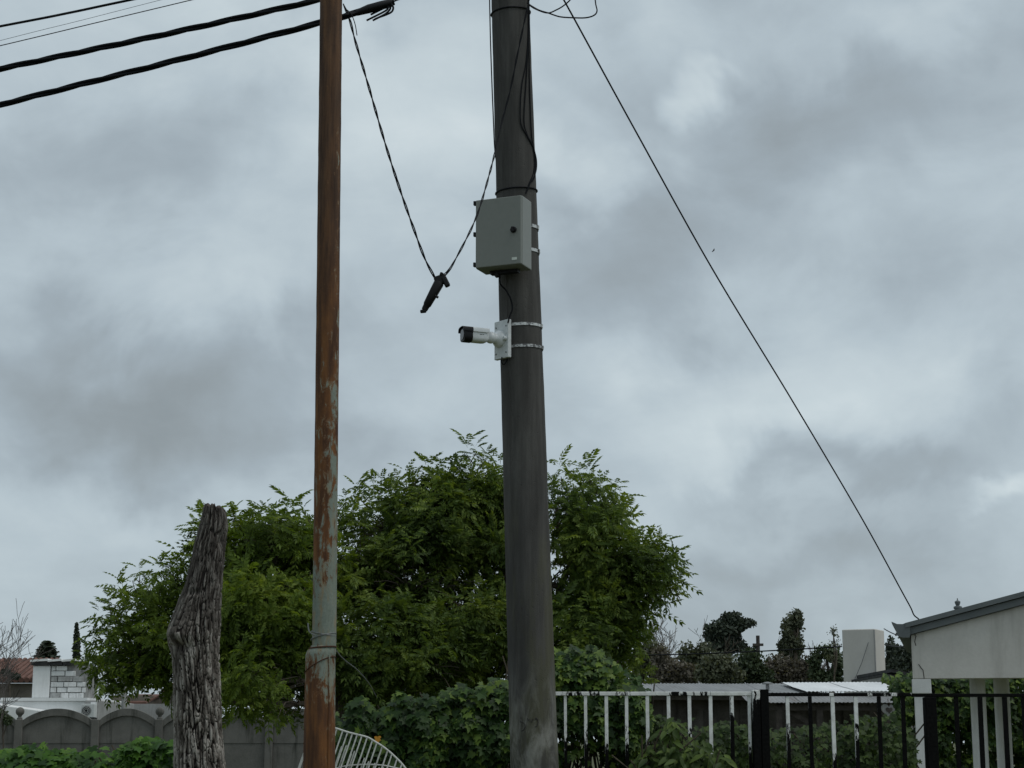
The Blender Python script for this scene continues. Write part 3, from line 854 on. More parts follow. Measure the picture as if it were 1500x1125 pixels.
# ------------------------------------------------------------------ iron fence
def fence():
    Y = 13.0
    z = lambda y: at(0, y, Y).z; X = lambda px: at(px, 1017, Y).x
    root = thing('iron_fence', (X(1100), Y, 0), 'wrought iron bar fence with flaking white paint, black on its right half', 'fence')
    zt, zb = z(1012.8), z(1020.5)
    def rail(a, b, y0, y1, mat, name='top_rail'):
        m = MB(); m.box(X(a), X(b), Y - .018, Y + .018, z(y1), z(y0)); m.build(name, mat, root, bevel=.003)
    rail(690, 1040, 1013.4, 1019.0, MAT['iron_white'])
    rail(1040.3, 1100.5, 1013.4, 1019.0, MAT['iron_half'])
    rail(1125.5, 1335, 1015, 1020, MAT['iron_bare'])
    rail(1335.3, 1620, 1016, 1021, MAT['iron_black'])
    m = MB(); m.box(X(690), X(1100), Y - .015, Y + .015, .2, .235); m.build('bottom_rail', MAT['iron_black'], root)
    m = MB(); m.box(X(1126), X(1620), Y - .015, Y + .015, .2, .235); m.build('bottom_rail', MAT['iron_black'], root)
    bars = [(704, 4, 'iron_half'), (735, 4, 'iron_half'), (767, 4, 'iron_half'), (797, 4, 'iron_half'),
            (828, 4, 'iron_half'), (857.6, 4.4, 'iron_half'), (888, 4.8, 'iron_half'), (917.6, 4.6, 'iron_half'), (948, 4.8, 'iron_half'), (979, 4.8, 'iron_half'),
            (1009.5, 5, 'iron_half'), (1040.5, 5, 'iron_half'), (1071.5, 5.2, 'iron_white'), (1097, 4, 'iron_half'),
            (1153, 5, 'iron_half'), (1186, 5, 'iron_bare'), (1219, 5.2, 'iron_half'), (1253, 5.2, 'iron_half'), (1287, 5.2, 'iron_bare'), (1322, 5.4, 'iron_bare'),
            (1400, 5.6, 'iron_black'), (1435, 6, 'iron_black'), (1471, 6, 'iron_black'), (1499, 6, 'iron_black'), (1532, 6, 'iron_black'), (1566, 6, 'iron_black'), (1600, 6, 'iron_black')]
    rnd = random.Random(2)
    for px, w, mt in bars:
        c = X(px); hw = w * Y / FPX / 2
        top = z(1019.2) if px < 1100 else z(1020.2 if px < 1335 else 1021.2)
        m = MB(); l = rnd.uniform(-.006, .006)
        m.hexa([(c - hw + l, Y - hw, .236), (c + hw + l, Y - hw, .236), (c + hw + l, Y + hw, .236), (c - hw + l, Y + hw, .236),
                (c - hw, Y - hw, top), (c + hw, Y - hw, top), (c + hw, Y + hw, top), (c - hw, Y + hw, top)])
        m.build('bar', MAT[mt], root)
    for a, b, y, mt in ((1101, 1112, 1011, 'iron_bare'), (1113, 1124.7, 1010, 'iron_black'), (1353, 1369, 1021.3, 'iron_black')):
        m = MB(); m.box(X(a), X(b), Y - .05, Y + .05, 0, z(y)); m.build('post', MAT[mt], root, bevel=.004)
fence()

# ------------------------------------------------------------------ poles
YP = 12.0
p_lo, p_hi = at(783, 1125, YP), at(747.5, 0, YP)
ax_p = (p_hi - p_lo).normalized()
r_lo, r_hi = 35.2 * mpp(p_lo), 27.6 * mpp(p_hi)
def pole_c(z):
    t = (z - p_lo.z) / (p_hi.z - p_lo.z)
    return p_lo.lerp(p_hi, t) if 0 <= t <= 1 else p_lo + (p_hi - p_lo) * t
def pole_r(z):
    return r_lo + (r_hi - r_lo) * (z - p_lo.z) / (p_hi.z - p_lo.z)

def concrete_pole():
    root = thing('concrete_pole', pole_c(0), 'dark weathered concrete utility pole carrying the grey box and camera', 'utility pole')
    zs = np.linspace(0, 6.75, 90); n = 64
    V = []
    for z in zs:
        c, r = pole_c(z), pole_r(z)
        for k in range(n):
            a = 2 * math.pi * k / n
            dr = .0022 * mnoise.noise(Vector((3 * math.cos(a), 3 * math.sin(a), z * 3.0))) + .0016 * mnoise.noise(Vector((9 * math.cos(a), 9 * math.sin(a), z * 11.0)))
            V.append((c.x + (r + dr) * math.cos(a), c.y + (r + dr) * math.sin(a), c.z))
    T = [(i * n + k, i * n + (k + 1) % n, (i + 1) * n + (k + 1) % n, (i + 1) * n + k) for i in range(len(zs) - 1) for k in range(n)]
    sh = link('shaft', mesh_np('shaft', V, T, True), MAT['pole'], root)
    m = MB(); c = pole_c(6.75); r = pole_r(6.75)
    m.disc_loop(c, (0, 0, 1), [(-.002, r + .004), (.03, r + .004), (.05, r * .8)], 32); m.build('pole_cap', MAT['pole'], root)
    for an in (R(232), R(52)):     # mould seams of the casting
        m = MB(); m.tube([pole_c(z) + Vector((math.cos(an), math.sin(an), 0)) * (pole_r(z) - .0005) for z in np.linspace(0.01, 6.74, 40)], .0035, 5); m.build('mould_seam', MAT['pole'], root)
    # carved marks near the foot of the visible shaft
    def on(px, py):
        z = at(px, py, YP - .15).z; c, r = pole_c(z), pole_r(z)
        x = at(px, py, YP - .15).x - c.x
        return Vector((c.x + x, c.y - math.sqrt(max(1e-5, (r + .0005) ** 2 - x * x)), z))
    strokes = [[(762, 1057), (766, 1058), (769, 1061), (769.5, 1065), (767, 1069), (764, 1071)], [(763, 1052), (764, 1051)],
               [(772.5, 1052), (774.5, 1056), (776, 1053), (778.5, 1058), (781, 1053)], [(785, 1051), (787.5, 1054), (788.5, 1058), (787, 1063), (783.5, 1065)], [(784, 1052), (785.5, 1054)]]
    for s in strokes:
        m = MB(); m.tube([on(*p) for p in s], .0032, 5); m.build('carved_mark', MAT['mark'], sh)
    # tie wire just above the box, one band higher up
    for y in (282, 20):
        zc = at(757, y, YP).z; c, r = pole_c(zc), pole_r(zc) + .004
        m = MB(); m.tube([(c.x + r * math.cos(a), c.y + r * math.sin(a), zc + .012 * math.sin(a + 1)) for a in np.linspace(0, 2 * math.pi, 33)], .006, 6)
        m.build('tie_wire', MAT['black_rubber'], root)
concrete_pole()

YR = 10.5
def rust_pole():
    a, b = at(475.0, 942, YR), at(485, 0, YR)
    d = (b - a)
    r_up0, r_up1 = 17.6 * mpp(a), 16.2 * mpp(b)
    lo0, lo1 = at(467.3, 1125, YR), at(469.5, 960, YR)
    r_l0, r_l1 = 23.6 * mpp(lo0), 21.8 * mpp(lo1)
    root = thing('steel_pole', (lo0.x, YR, 0), 'slim rusty steel pole with peeling pale green paint, left of the concrete pole', 'pole')
    def seg(name, prof, n=48):
        V, T = [], []
        dense = []
        for (p0, r0), (p1, r1) in zip(prof[:-1], prof[1:]):
            k = max(1, int((p1 - p0).length / .06))
            for i in range(k): t = i / k; dense.append((p0.lerp(p1, t), r0 + (r1 - r0) * t))
        dense.append(prof[-1])
        for c, r in dense:
            for k in range(n):
                an = 2 * math.pi * k / n
                dr = .0015 * mnoise.noise(Vector((4 * math.cos(an), 4 * math.sin(an), c.z * 9))) - .0012 * max(0, mnoise.noise(Vector((11 * math.cos(an), 11 * math.sin(an), c.z * 14))))
                V.append((c.x + (r + dr) * math.cos(an), c.y + (r + dr) * math.sin(an), c.z))
        T = [(i * n + k, i * n + (k + 1) % n, (i + 1) * n + (k + 1) % n, (i + 1) * n + k) for i in range(len(dense) - 1) for k in range(n)]
        return link(name, mesh_np(name, V, T, True), MAT['rust'], root)
    foot = lo0 + (lo0 - lo1) * (lo0.z / (lo1.z - lo0.z)); foot.z = 0
    sh = at(472.8, 949, YR)
    seg('lower_tube', [(foot, r_l0 + .004), (lo0, r_l0), (lo1, r_l1), (lo1.lerp(sh, .55), r_l1 * .985), (sh, r_up0 * 1.06), (sh + Vector((0, 0, .012)), r_up0 * 1.0)])
    top = a + d * 1.12
    seg('upper_tube', [(sh - Vector((0, 0, .1)), r_up0 * .99), (a, r_up0), (b, r_up1), (top, r_up1 * .98)])
    m = MB(); m.disc_loop(top, (0, 0, 1), [(-.003, r_up1 * 1.03), (.015, r_up1 * 1.03), (.02, r_up1 * .7)], 24); m.build('end_cap', MAT['rust'], root)
    # weld seam on the lower tube and rusty tie wires round the joint
    m = MB(); m.tube([foot + Vector((r_l0 * .66, -r_l0 * .78, 0)), lo0 + Vector((r_l0 * .66, -r_l0 * .77, 0)), lo1 + Vector((r_l1 * .66, -r_l1 * .77, 0))], .006, 6); m.build('weld_seam', MAT['rust'], root)
    for (py, dz, mt, rr) in ((948, .006, 'rust_wire', .005), (933, .02, 'wire_grey', .0032), (928, -.015, 'wire_grey', .0028), (975, .05, 'rust_wire', .003)):
        c = at(474 if py < 950 else 469.4, py, YR); r = (r_up0 if py < 947 else r_l1) + .003
        if py == 948: r = r_up0 * 1.07 + .003; c = sh.copy()
        m = MB(); m.tube([(c.x + r * math.cos(t), c.y + r * math.sin(t), c.z + dz * math.cos(t + .4)) for t in np.linspace(0, 2 * math.pi, 33)], rr, 6); m.build('tie_wire', MAT[mt], root)
    # loose wire end trailing towards the hedge
    pts = [at(489, 942, YR - .02), at(494, 955, YR + .1), at(505, 967, YR + .35), at(524, 982, YR + .9), at(541, 1002, YR + 1.4), at(552, 1022, YR + 1.8)]
    m = MB(); m.tube(smooth_path(pts, 6), .0034, 6); tag(m.build('loose_wire', MAT['wire_grey']), 'thin grey wire trailing from the steel pole joint into the hedge', 'wire')
    m = MB(); m.tube(smooth_path([at(451, 913, YR - .09), at(453, 925, YR - .1), at(462, 931, YR - .1)], 4), .004, 5); m.build('wire_end', MAT['wire_grey'], root)

def smooth_path(pts, k=8):
    pts = [Vector(p) for p in pts]
    P = [pts[0] * 2 - pts[1]] + pts + [pts[-1] * 2 - pts[-2]]
    out = []
    for i in range(1, len(P) - 2):
        for j in range(k):
            t = j / k
            a, b, c, d = P[i - 1], P[i], P[i + 1], P[i + 2]
            out.append(.5 * ((2 * b) + (c - a) * t + (2 * a - 5 * b + 4 * c - d) * t * t + (3 * b - 3 * c + d - a) * t ** 3))
    out.append(pts[-1])
    return out
rust_pole()

# ------------------------------------------------------------------ cabinet and camera on the concrete pole
def cabinet():
    th = R(22)
    n = Vector((-math.sin(th), -math.cos(th), 0)); t = Vector((math.cos(th), -math.sin(th), 0)); up = Vector((0, 0, 1))
    zt, zb = at(756, 284.5, YP - .4).z, at(756, 386, YP - .4).z
    zc = (zt + zb) / 2; h = zt - zb
    c0 = pole_c(zc); r = pole_r(zc)
    w, d = .335, .19
    c = c0 + n * (r + .02 + d / 2); c.z = zc
    root = thing('control_cabinet', (c.x, c.y, zb), 'grey metal control cabinet strapped to the concrete pole above the camera', 'cabinet')
    m = MB(); m.obox(c, t, n, up, w, d - .02, h); m.build('body', MAT['box_grey'], root, bevel=.006)
    dr = MB(); dc = c + n * (d / 2 - .002); dr.obox(dc, t, n, up, w - .006, .018, h - .006); door = dr.build('door', MAT['box_grey'], root, bevel=.005)
    k = MB(); kc = c + n * (d / 2 + .008) + t * (w * .335) + up * (h * .0)
    k.disc_loop(kc, n, [(0, .022), (.010, .022), (.012, .017), (.018, .016)], 8); lock = k.build('lock', MAT['black_plastic'], door, smooth=False)
    k = MB(); k.obox(kc + n * .022, (t + up * .2).normalized(), n, (up - t * .2).normalized(), .012, .012, .034); k.build('lock_lever', MAT['black_plastic'], lock, bevel=.002)
    for zz in (.455, .0, -.44):
        k = MB(); k.obox(c + n * (d / 2 - .004) - t * (w / 2 + .006) + up * (zz * h), t, n, up, .016, .026, .03); k.build('hinge', MAT['black_plastic'], root, bevel=.003)
    s = MB(); s.obox(c + n * (d / 2 + .0085) + t * (w * .35) - up * (h * .415), t, n, up, .036, .002, .018); s.build('sticker', MAT['label'], door)
    for px, py in ((0, 337), (0, 372)):
        zz = at(757, py, YP).z; cc = pole_c(zz); rr = pole_r(zz)
        strap(cc, rr, zz, root, .022)
    # cable glands and drip loop under the box
    for dx, rr, L in ((-.05, .014, .05), (-.02, .011, .035), (-.085, .012, .03)):
        g = MB(); g.disc_loop(c + t * dx - up * (h / 2), -up, [(0, rr), (L * .4, rr), (L * .45, rr * 1.25), (L * .8, rr * 1.2), (L, rr * .5)], 8); g.build('cable_gland', MAT['black_plastic'], root)
    br = MB(); br.obox(c + n * -.02 - up * (h / 2 + .012), t, n, up, .2, .05, .022); br.build('bottom_bracket', MAT['black_plastic'], root)
    q = c + t * -.03 - up * (h / 2 + .03)
    pts = [q, at(733, 416, YP - .2), at(741, 425, YP - .175), at(748, 438, YP - .165), at(750.5, 452, YP - .16), at(747, 462, YP - .165), at(744, 473, YP - .17)]
    w_ = MB(); w_.tube(smooth_path(pts, 6), .0055, 7)
    tag(w_.build('camera_lead', MAT['black_rubber']), 'black lead looping from the grey cabinet down to the camera plate', 'cable')
    return c, n, t

def strap(cc, rr, zz, root, hgt):
    m = MB(); N_ = 40; V, F = [], []
    for i in range(N_):
        a = 2 * math.pi * i / N_
        for (ro, dz) in ((rr + .001, -hgt / 2), (rr + .005, -hgt / 2), (rr + .005, hgt / 2), (rr + .001, hgt / 2)):
            V.append((cc.x + ro * math.cos(a), cc.y + ro * math.sin(a), zz + dz + .006 * math.cos(a)))
    for i in range(N_):
        j = (i + 1) % N_
        for e in range(4): F.append((4 * i + e, 4 * j + e, 4 * j + (e + 1) % 4, 4 * i + (e + 1) % 4))
    m.add(V, F); s = m.build('strap', MAT['steel'], root, smooth=True)
    a = R(-18)
    m = MB(); m.obox((cc.x + (rr + .009) * math.cos(a), cc.y + (rr + .009) * math.sin(a), zz + .006 * math.cos(a)), (-math.sin(a), math.cos(a), 0), (math.cos(a), math.sin(a), 0), (0, 0, 1), .02, .008, hgt * 1.25)
    m.build('buckle', MAT['steel'], s)
cabinet()

def cctv():
    th = R(50); up = Vector((0, 0, 1))
    n = Vector((-math.sin(th), -math.cos(th), 0)); t = Vector((math.cos(th), -math.sin(th), 0))
    zc = at(739, 498, YP - .1).z; c0, r = pole_c(zc), pole_r(zc)
    pc = c0 + n * (r + .018); pc.z = zc
    root = thing('security_camera', (pc.x, pc.y, zc - .13), 'white bullet security camera with black front on a white pole plate', 'security camera')
    h = 57 * mpp(pc); w = .145
    m = MB(); m.obox(pc, t, n, up, w, .03, h); plate = m.build('mounting_plate', MAT['plate_white'], root, bevel=.004)
    for a, b in ((.36, .33), (.36, -.36), (-.36, .33), (-.36, -.36)):
        s = MB(); s.disc_loop(pc + n * .015 + t * (w * a) + up * (h * b), n, [(0, .006), (.003, .006), (.004, .003)], 8); s.build('screw', MAT['wire_grey'], plate)
    s = MB(); s.disc_loop(pc + n * .015 + t * (w * .33) - up * (h * .0), n, [(0, .016), (.012, .016), (.016, .012), (.02, .011)], 14); s.build('bolt', MAT['plate_white'], plate, smooth=True)
    # round base, arm and ball joint
    bc = pc + n * .015 - t * .015 + up * .005
    s = MB(); s.disc_loop(bc, n, [(0, .058), (.014, .058), (.024, .052), (.032, .040), (.05, .032), (.06, .030)], 28); s.build('bracket_base', MAT['cam_white'], root, smooth=True)
    joint = bc + n * .078
    s = MB(); s.disc_loop(joint - Vector((0, 0, 0)), n, [(.041 * -math.cos(a), .041 * math.sin(a)) for a in np.linspace(.25, math.pi - .02, 12)], 24); s.build('ball_joint', MAT['cam_white'], root, smooth=True)
    ax = Vector((-.93, -.36, .015)).normalized()
    side = ax.cross(up).normalized(); u2 = side.cross(ax).normalized()
    L = .186
    start = joint + ax * .015
    def loft(rings, name, mat, par, smooth=True):
        m = MB(); n_ = len(rings[0]); V = [p for rg in rings for p in rg]
        F = [(i * n_ + k, i * n_ + (k + 1) % n_, (i + 1) * n_ + (k + 1) % n_, (i + 1) * n_ + k) for i in range(len(rings) - 1) for k in range(n_)]
        F += [tuple(reversed(range(n_))), tuple((len(rings) - 1) * n_ + k for k in range(n_))]
        m.add(V, F); return m.build(name, mat, par, smooth=smooth)
    def sup(d, a, b, e=3.2, n_=32, dz=0):
        pts = []
        for k in range(n_):
            q = 2 * math.pi * k / n_
            cx, sx = math.cos(q), math.sin(q)
            pts.append(start + ax * d + side * (a * math.copysign(abs(cx) ** (2 / e), cx)) + u2 * (b * math.copysign(abs(sx) ** (2 / e), sx) + dz))
        return pts
    A, B = .046, .046
    body = loft([sup(0, .022, .024), sup(.006, .03, .03), sup(.03, A * .96, B * .94), sup(.05, A, B), sup(L - .060, A, B), sup(L - .058, A * .97, B * .97)], 'body', MAT['cam_white'], root)
    front = loft([sup(L - .0575, A * 1.04, B * 1.05), sup(L - .004, A * 1.04, B * 1.05), sup(L, A * .99, B * 1.0)], 'front_cap', MAT['black_plastic'], root)
    loft([sup(L + .0005, A * .8, B * .8, 2), sup(L + .004, A * .78, B * .78, 2)], 'lens_window', MAT['lens'], front)
    # sunshield over the top, black at its lip
    def shield(d0, d1, name, mat):
        m = MB(); V, F = [], []
        q = [(-1.09, .40), (-1.09, .72), (-.98, .98), (-.6, 1.10), (0, 1.13), (.6, 1.10), (.98, .98), (1.09, .72), (1.09, .40)]
        for d in (d0, d1):
            for o in (0, .0032):
                for (a, b) in q:
                    k = 1 + o / A
                    V.append(start + ax * d + side * (a * A * k) + u2 * (b * B * k))
        n_ = len(q)
        idx = lambda d, o, i: (d * 2 + o) * n_ + i
        for i in range(n_ - 1):
            F += [(idx(0, 1, i), idx(0, 1, i + 1), idx(1, 1, i + 1), idx(1, 1, i)), (idx(0, 0, i + 1), idx(0, 0, i), idx(1, 0, i), idx(1, 0, i + 1)),
                  (idx(0, 0, i), idx(0, 0, i + 1), idx(0, 1, i + 1), idx(0, 1, i)), (idx(1, 1, i), idx(1, 1, i + 1), idx(1, 0, i + 1), idx(1, 0, i))]
        for i in (0, n_ - 1): F.append((idx(0, 0, i), idx(0, 1, i), idx(1, 1, i), idx(1, 0, i)))
        m.add(V, F); m.build(name, mat, root, smooth=True)
    shield(.012, L - .059, 'sunshield', MAT['cam_white'])
    shield(L - .058, L + .012, 'sunshield_lip', MAT['black_plastic'])
    # small dark maker's print on the flank, too small to read
    fl = start + ax * .055 - side * 0 + u2 * .004
    sd = side if side.y < 0 else -side
    for k, (o, wd) in enumerate(((0, .008), (.011, .007), (.020, .008))):
        m = MB(); m.obox(fl + ax * o + sd * (A + .0006), ax, sd, u2, wd, .0008, .005); m.build('printed_mark', MAT['wire_grey'], body)
    for y in (481, 512.5):
        zz = at(768, y, YP).z; strap(pole_c(zz), pole_r(zz), zz, root, .019)
    pts = [at(735, 523, YP - .13), at(735, 531, YP - .12), at(738, 534, YP - .12), at(742, 529, YP - .12), at(744, 520, YP - .12)]
    m = MB(); m.tube(smooth_path(pts, 5), .004, 6); m.build('camera_tail', MAT['black_rubber'], root)
cctv()

# ------------------------------------------------------------------ overhead lines
def twisted(root, path, n, rs, rt, pitch, mat, name='strand', phase=0.0):
    path = [Vector(p) for p in path]
    s = 0; acc = [0]
    for a, b in zip(path[:-1], path[1:]): s += (b - a).length; acc.append(s)
    for k in range(n):
        pts = []
        ref = None
        for i, p in enumerate(path):
            d = (path[min(i + 1, len(path) - 1)] - path[max(i - 1, 0)]).normalized()
            ref = Vector((0, 0, 1)).cross(d).normalized() if abs(d.z) < .95 else Vector((1, 0, 0))
            q = d.cross(ref)
            a = phase + 2 * math.pi * (acc[i] / pitch + k / n)
            pts.append(p + (ref * math.cos(a) + q * math.sin(a)) * rt)
        m = MB(); m.tube(pts, rs, 7); m.build(name, mat, root, smooth=True)

def sag_line(a, b, sag, n=60):
    a, b = Vector(a), Vector(b)
    return [a.lerp(b, i / n) - Vector((0, 0, sag * 4 * (i / n) * (1 - i / n))) for i in range(n + 1)]

def lines():
    # thick twisted supply bundles
    P = smooth_path([at(-420, 192, 12.6), at(0, 101, 11.9), at(240, 50.5, 11.6), at(470, -1, 11.4), at(600, -32, 11.6), at(741, -66, YP - .14)], 26)
    r = thing('power_cable', P[0], 'upper thick black twisted power cable running behind the top of the steel pole', 'cable')
    twisted(r, P, 3, .0115, .0115, .95, MAT['black_rubber'])
    tp = smooth_path([at(-60, 107, 11.9), at(0, 97.5, 11.85), at(60, 86, 11.8), at(112, 74.5, 11.75)], 8)
    m = MB(); m.tube(tp, .004, 6); m.build('loose_strand', MAT['black_rubber'], r)
    P = smooth_path([at(-420, 262, 12.4), at(0, 153.5, 11.7), at(240, 93, 11.3), at(470, 33, 11.0), at(525, 17.5, 11.02), at(577, 2.5, 11.05)], 26)
    r = thing('power_cable', P[0], 'lower thick black twisted power cable ending in cut stubs right of the steel pole', 'cable')
    twisted(r, P, 3, .0115, .0115, 1.05, MAT['black_rubber'], phase=1.0)
    m = MB(); m.tube([at(522, 19, 11.02), at(540, 13, 11.02), at(560, 7.5, 11.03), at(574, 4, 11.04)], [.02, .029, .029, .026], 12); m.build('end_sleeve', MAT['black_plastic'], r, smooth=True)
    stubs = [[(566, 8), (562, 12), (554, 16), (543, 21.5)], [(569, 9), (567, 14), (559, 19), (547, 25), (537, 30)], [(572, 9), (571, 14), (565, 20), (556, 25), (546, 30)], [(573, 6), (576, 11), (574, 17), (567, 21), (555, 25.5), (549, 28)]]
    for i, s in enumerate(stubs):
        m = MB(); m.tube(smooth_path([at(x, y, 11.03 - .012 * i) for x, y in s], 6), .0068, 8); m.build('cut_stub', MAT['black_rubber'], r, smooth=True)
    m = MB(); m.tube(smooth_path([at(574, 3, 11.05), at(600, -6, 11.2), at(738, -48, YP - .15)], 8), .006, 7); m.build('messenger_wire', MAT['black_rubber'], r)
    # thinner lines at the upper left
    for pts, rad, lab in (
        ([(-420, 118), (0, 38.5), (100, 19), (190, 0), (470, -58), (742, -108)], .0095, 'topmost black cable crossing the upper left corner of the sky'),
        ([(-420, 168), (0, 59.5), (120, 29.5), (235, 0), (470, -60), (743, -124)], .0016, 'thinnest grey wire, second from the top in the upper left sky'),
        ([(-420, 166), (0, 67), (140, 33.5), (280, 0), (470, -46), (743, -112)], .0036, 'thin black wire just below the thinnest one in the upper left sky')):
        m = MB(); m.tube(smooth_path([at(x, y, 13.4 if x < 0 else 12.6 if x < 400 else (12.3 if x < 600 else YP)) for x, y in pts], 14), rad, 7)
        tag(m.build('overhead_wire', MAT['black_rubber']), lab, 'wire', 'overhead wires at the upper left')
    # twisted drop line with splice, from the cable to the concrete pole
    A = smooth_path([at(503, 6, 11.0), at(512, 28, 11.0), at(521, 62, 11.0), at(541, 130, 11.0), at(563, 206, 11.0), at(584, 272, 11.0), at(606, 335, 11.0), at(622, 378, 11.0), at(637, 407, 11.0)], 14)
    r = thing('service_drop', A[-1], 'twisted black drop wire hanging from the power cable beside the steel pole', 'wire')
    twisted(r, A, 2, .0042, .0048, .30, MAT['black_rubber'])
    m = MB(); m.tube(smooth_path([at(505, 12, 11.0), at(514, 20, 10.97), at(520, 35, 10.97), at(523, 52, 11.0)], 6), .003, 6); m.build('loose_strand', MAT['black_rubber'], r)
    B = smooth_path([at(652, 404, 11.0), at(661, 391, 11.02), at(680, 356, 11.08), at(693.6, 328, 11.16), at(704, 300, 11.26), at(715, 262, 11.42), at(725, 224, 11.62), at(735, 180, 11.74), at(748, 130, 11.8), at(757, 85, 11.82), at(766, 42, 11.84), at(775, 0, 11.87), at(782, -40, 11.9)], 12)
    r = thing('service_drop', B[-1], 'twisted black wire climbing in front of the cabinet and concrete pole from the splice', 'wire')
    twisted(r, B, 2, .0036, .0040, .34, MAT['black_rubber'])
    m = MB(); m.tube(smooth_path([at(649, 403, 10.99), at(655, 397, 11.0), at(662, 388, 11.03)], 5), .003, 6); m.build('loose_strand', MAT['black_rubber'], r)
    # dangling splice housing
    c0, c1 = at(645, 411, 11.0), at(621, 455, 11.0)
    ax = (c1 - c0).normalized(); sd = ax.cross(Vector((0, -1, 0))).normalized(); fr = Vector((0, -1, 0)); k = mpp(c0)
    s = thing('cable_splice', c0, 'black cable splice housing dangling where the two twisted wires meet', 'cable splice')
    L = (c1 - c0).length
    def ring(d, a, b):
        return [c0 + ax * d + sd * (a * math.copysign(abs(math.cos(q)) ** .7, math.cos(q))) + fr * (b * math.copysign(abs(math.sin(q)) ** .7, math.sin(q))) for q in [2 * math.pi * i / 20 for i in range(20)]]
    m = MB(); rg = [ring(-.005, .018, .018), ring(.02, .032, .03), ring(L * .35, .030, .03), ring(L * .8, .025, .026), ring(L * .84, .021, .02), ring(L * .97, .019, .018), ring(L, .012, .01)]
    m.add([p for q in rg for p in q], [(i * 20 + j, i * 20 + (j + 1) % 20, (i + 1) * 20 + (j + 1) % 20, (i + 1) * 20 + j) for i in range(len(rg) - 1) for j in range(20)] + [tuple(reversed(range(20))), tuple((len(rg) - 1) * 20 + j for j in range(20))])
    m.build('housing', MAT['black_plastic'], s, smooth=True)
    m = MB(); m.obox(c0 + Vector((.002, 0, .004)), (1, 0, .35), fr, (-.35, 0, 1), 17 * k, .05, 13 * k); m.build('clamp_head', MAT['black_plastic'], s, bevel=.01)
    m = MB(); m.obox(at(653, 413, 10.99), (.5, 0, -1), fr, (1, 0, .5), 14 * k, .04, 7 * k); m.build('clamp_jaw', MAT['black_plastic'], s, bevel=.008)
    m = MB(); m.tube([at(646, 403, 10.98), at(647.5, 399.5, 10.98)], .011, 8); m.build('clamp_bolt', MAT['black_plastic'], s)
    m = MB(); m.tube([at(637, 433, 10.98), at(642, 436, 10.98)], .008, 8); m.build('side_lug', MAT['black_plastic'], s)
    m = MB(); m.obox(at(620, 456, 11.0), (1, 0, .1), fr, (-.1, 0, 1), 9 * k, .03, 4.5 * k); m.build('end_plug', MAT['black_plastic'], s, bevel=.006)
    # taut wire to the porch roof
    pts = [at(742, -150, YP), at(826, 0, 12.9), at(930, 190, 13.9), at(1043, 393, 15.0), at(1160, 586, 16.2), at(1260, 755, 17.2), at(1322, 868, 17.85), at(1334, 890, 17.93), at(1339, 901, 17.96), at(1346, 907, 18.0)]
    m = MB(); m.tube(smooth_path(pts, 12), [.0068] * (12 * (len(pts) - 1) + 1), 7); tag(m.build('house_service_wire', MAT['black_rubber']), 'long straight black wire slanting from the pole top down to the porch roof', 'wire')
    # leads running down the pole to the cabinet
    def surf(px, py, off=.006):
        z = at(px, py, YP - .1).z; c, r = pole_c(z), pole_r(z) + off
        x = at(px, py, YP - .05).x - c.x
        if abs(x) >= r: return Vector((c.x + x, c.y - .02, z))
        return Vector((c.x + x, c.y - math.sqrt(r * r - x * x), z))
    lead = [[(773, -30), (774, 0), (774, 40), (771, 90), (764, 130), (762.5, 180), (772, 200), (781, 214), (786, 230), (784.5, 250), (777, 268), (771, 284)],
            [(774, -30), (774.5, 0), (775, 30), (773, 80), (770, 130), (767.5, 178), (772, 198), (780.5, 212), (783, 230), (782, 250), (775, 270), (770, 285)],
            [(773.5, -30), (775.5, 20), (775.2, 60), (775.5, 110), (776.5, 150), (779, 200), (784.5, 225), (783.5, 255), (779, 266)]]
    labs = ['black lead bowing left across the pole face to the cabinet top', 'black lead hugging the pole between two others above the cabinet', 'black lead along the right edge of the concrete pole']
    for q, lb in zip(lead, labs):
        m = MB(); m.tube(smooth_path([surf(x, y) for x, y in q], 8), .0042, 6); tag(m.build('pole_lead', MAT['black_rubber']), lb, 'cable', 'leads down the concrete pole')
    q = [(717, -30), (717.2, 0), (718.5, 60), (720.5, 120), (722.5, 170), (724.5, 215), (727.5, 240)]
    m = MB(); m.tube(smooth_path([at(x, y, YP - .02) for x, y in q], 8), .0045, 6); tag(m.build('pole_lead', MAT['black_rubber']), 'thin lead standing off the left edge of the concrete pole', 'cable', 'leads down the concrete pole')
    q = [(772, 4), (779, 9), (790, 15), (803, 19), (820, 24.5), (840, 26), (858, 26), (870, 22.5), (874.5, 16), (872.5, 5), (870.5, -15)]
    m = MB(); m.tube(smooth_path([at(x, y, YP - .1) for x, y in q], 8), .0050, 6); tag(m.build('slack_loop', MAT['black_rubber']), 'slack black wire loop hanging at top right of the concrete pole', 'cable')
    q = [(773, 6), (785, 13.5), (802, 19), (815, 14.5), (826, 8), (836, -1), (846, -14)]
    m = MB(); m.tube(smooth_path([at(x, y, YP - .115) for x, y in q], 8), .0048, 6); tag(m.build('slack_loop', MAT['black_rubber']), 'shorter wire rising right from the slack loop beside the pole', 'cable')
    # far cable across the back gardens and service wires by the tall block
    m = MB(); m.tube(sag_line(at(700, 958, 52), at(1233, 947, 43.9), .12, 40), .016, 6); tag(m.build('garden_cable', MAT['black_rubber']), 'black cable stretched level in front of the distant trees', 'cable')
    m = MB(); m.tube(sag_line(at(1295, 921, 44), at(1345, 936, 30), .05, 12), .012, 6); tag(m.build('garden_cable', MAT['black_rubber']), 'short thin wire from the tall pale block to the porch gutter', 'wire')
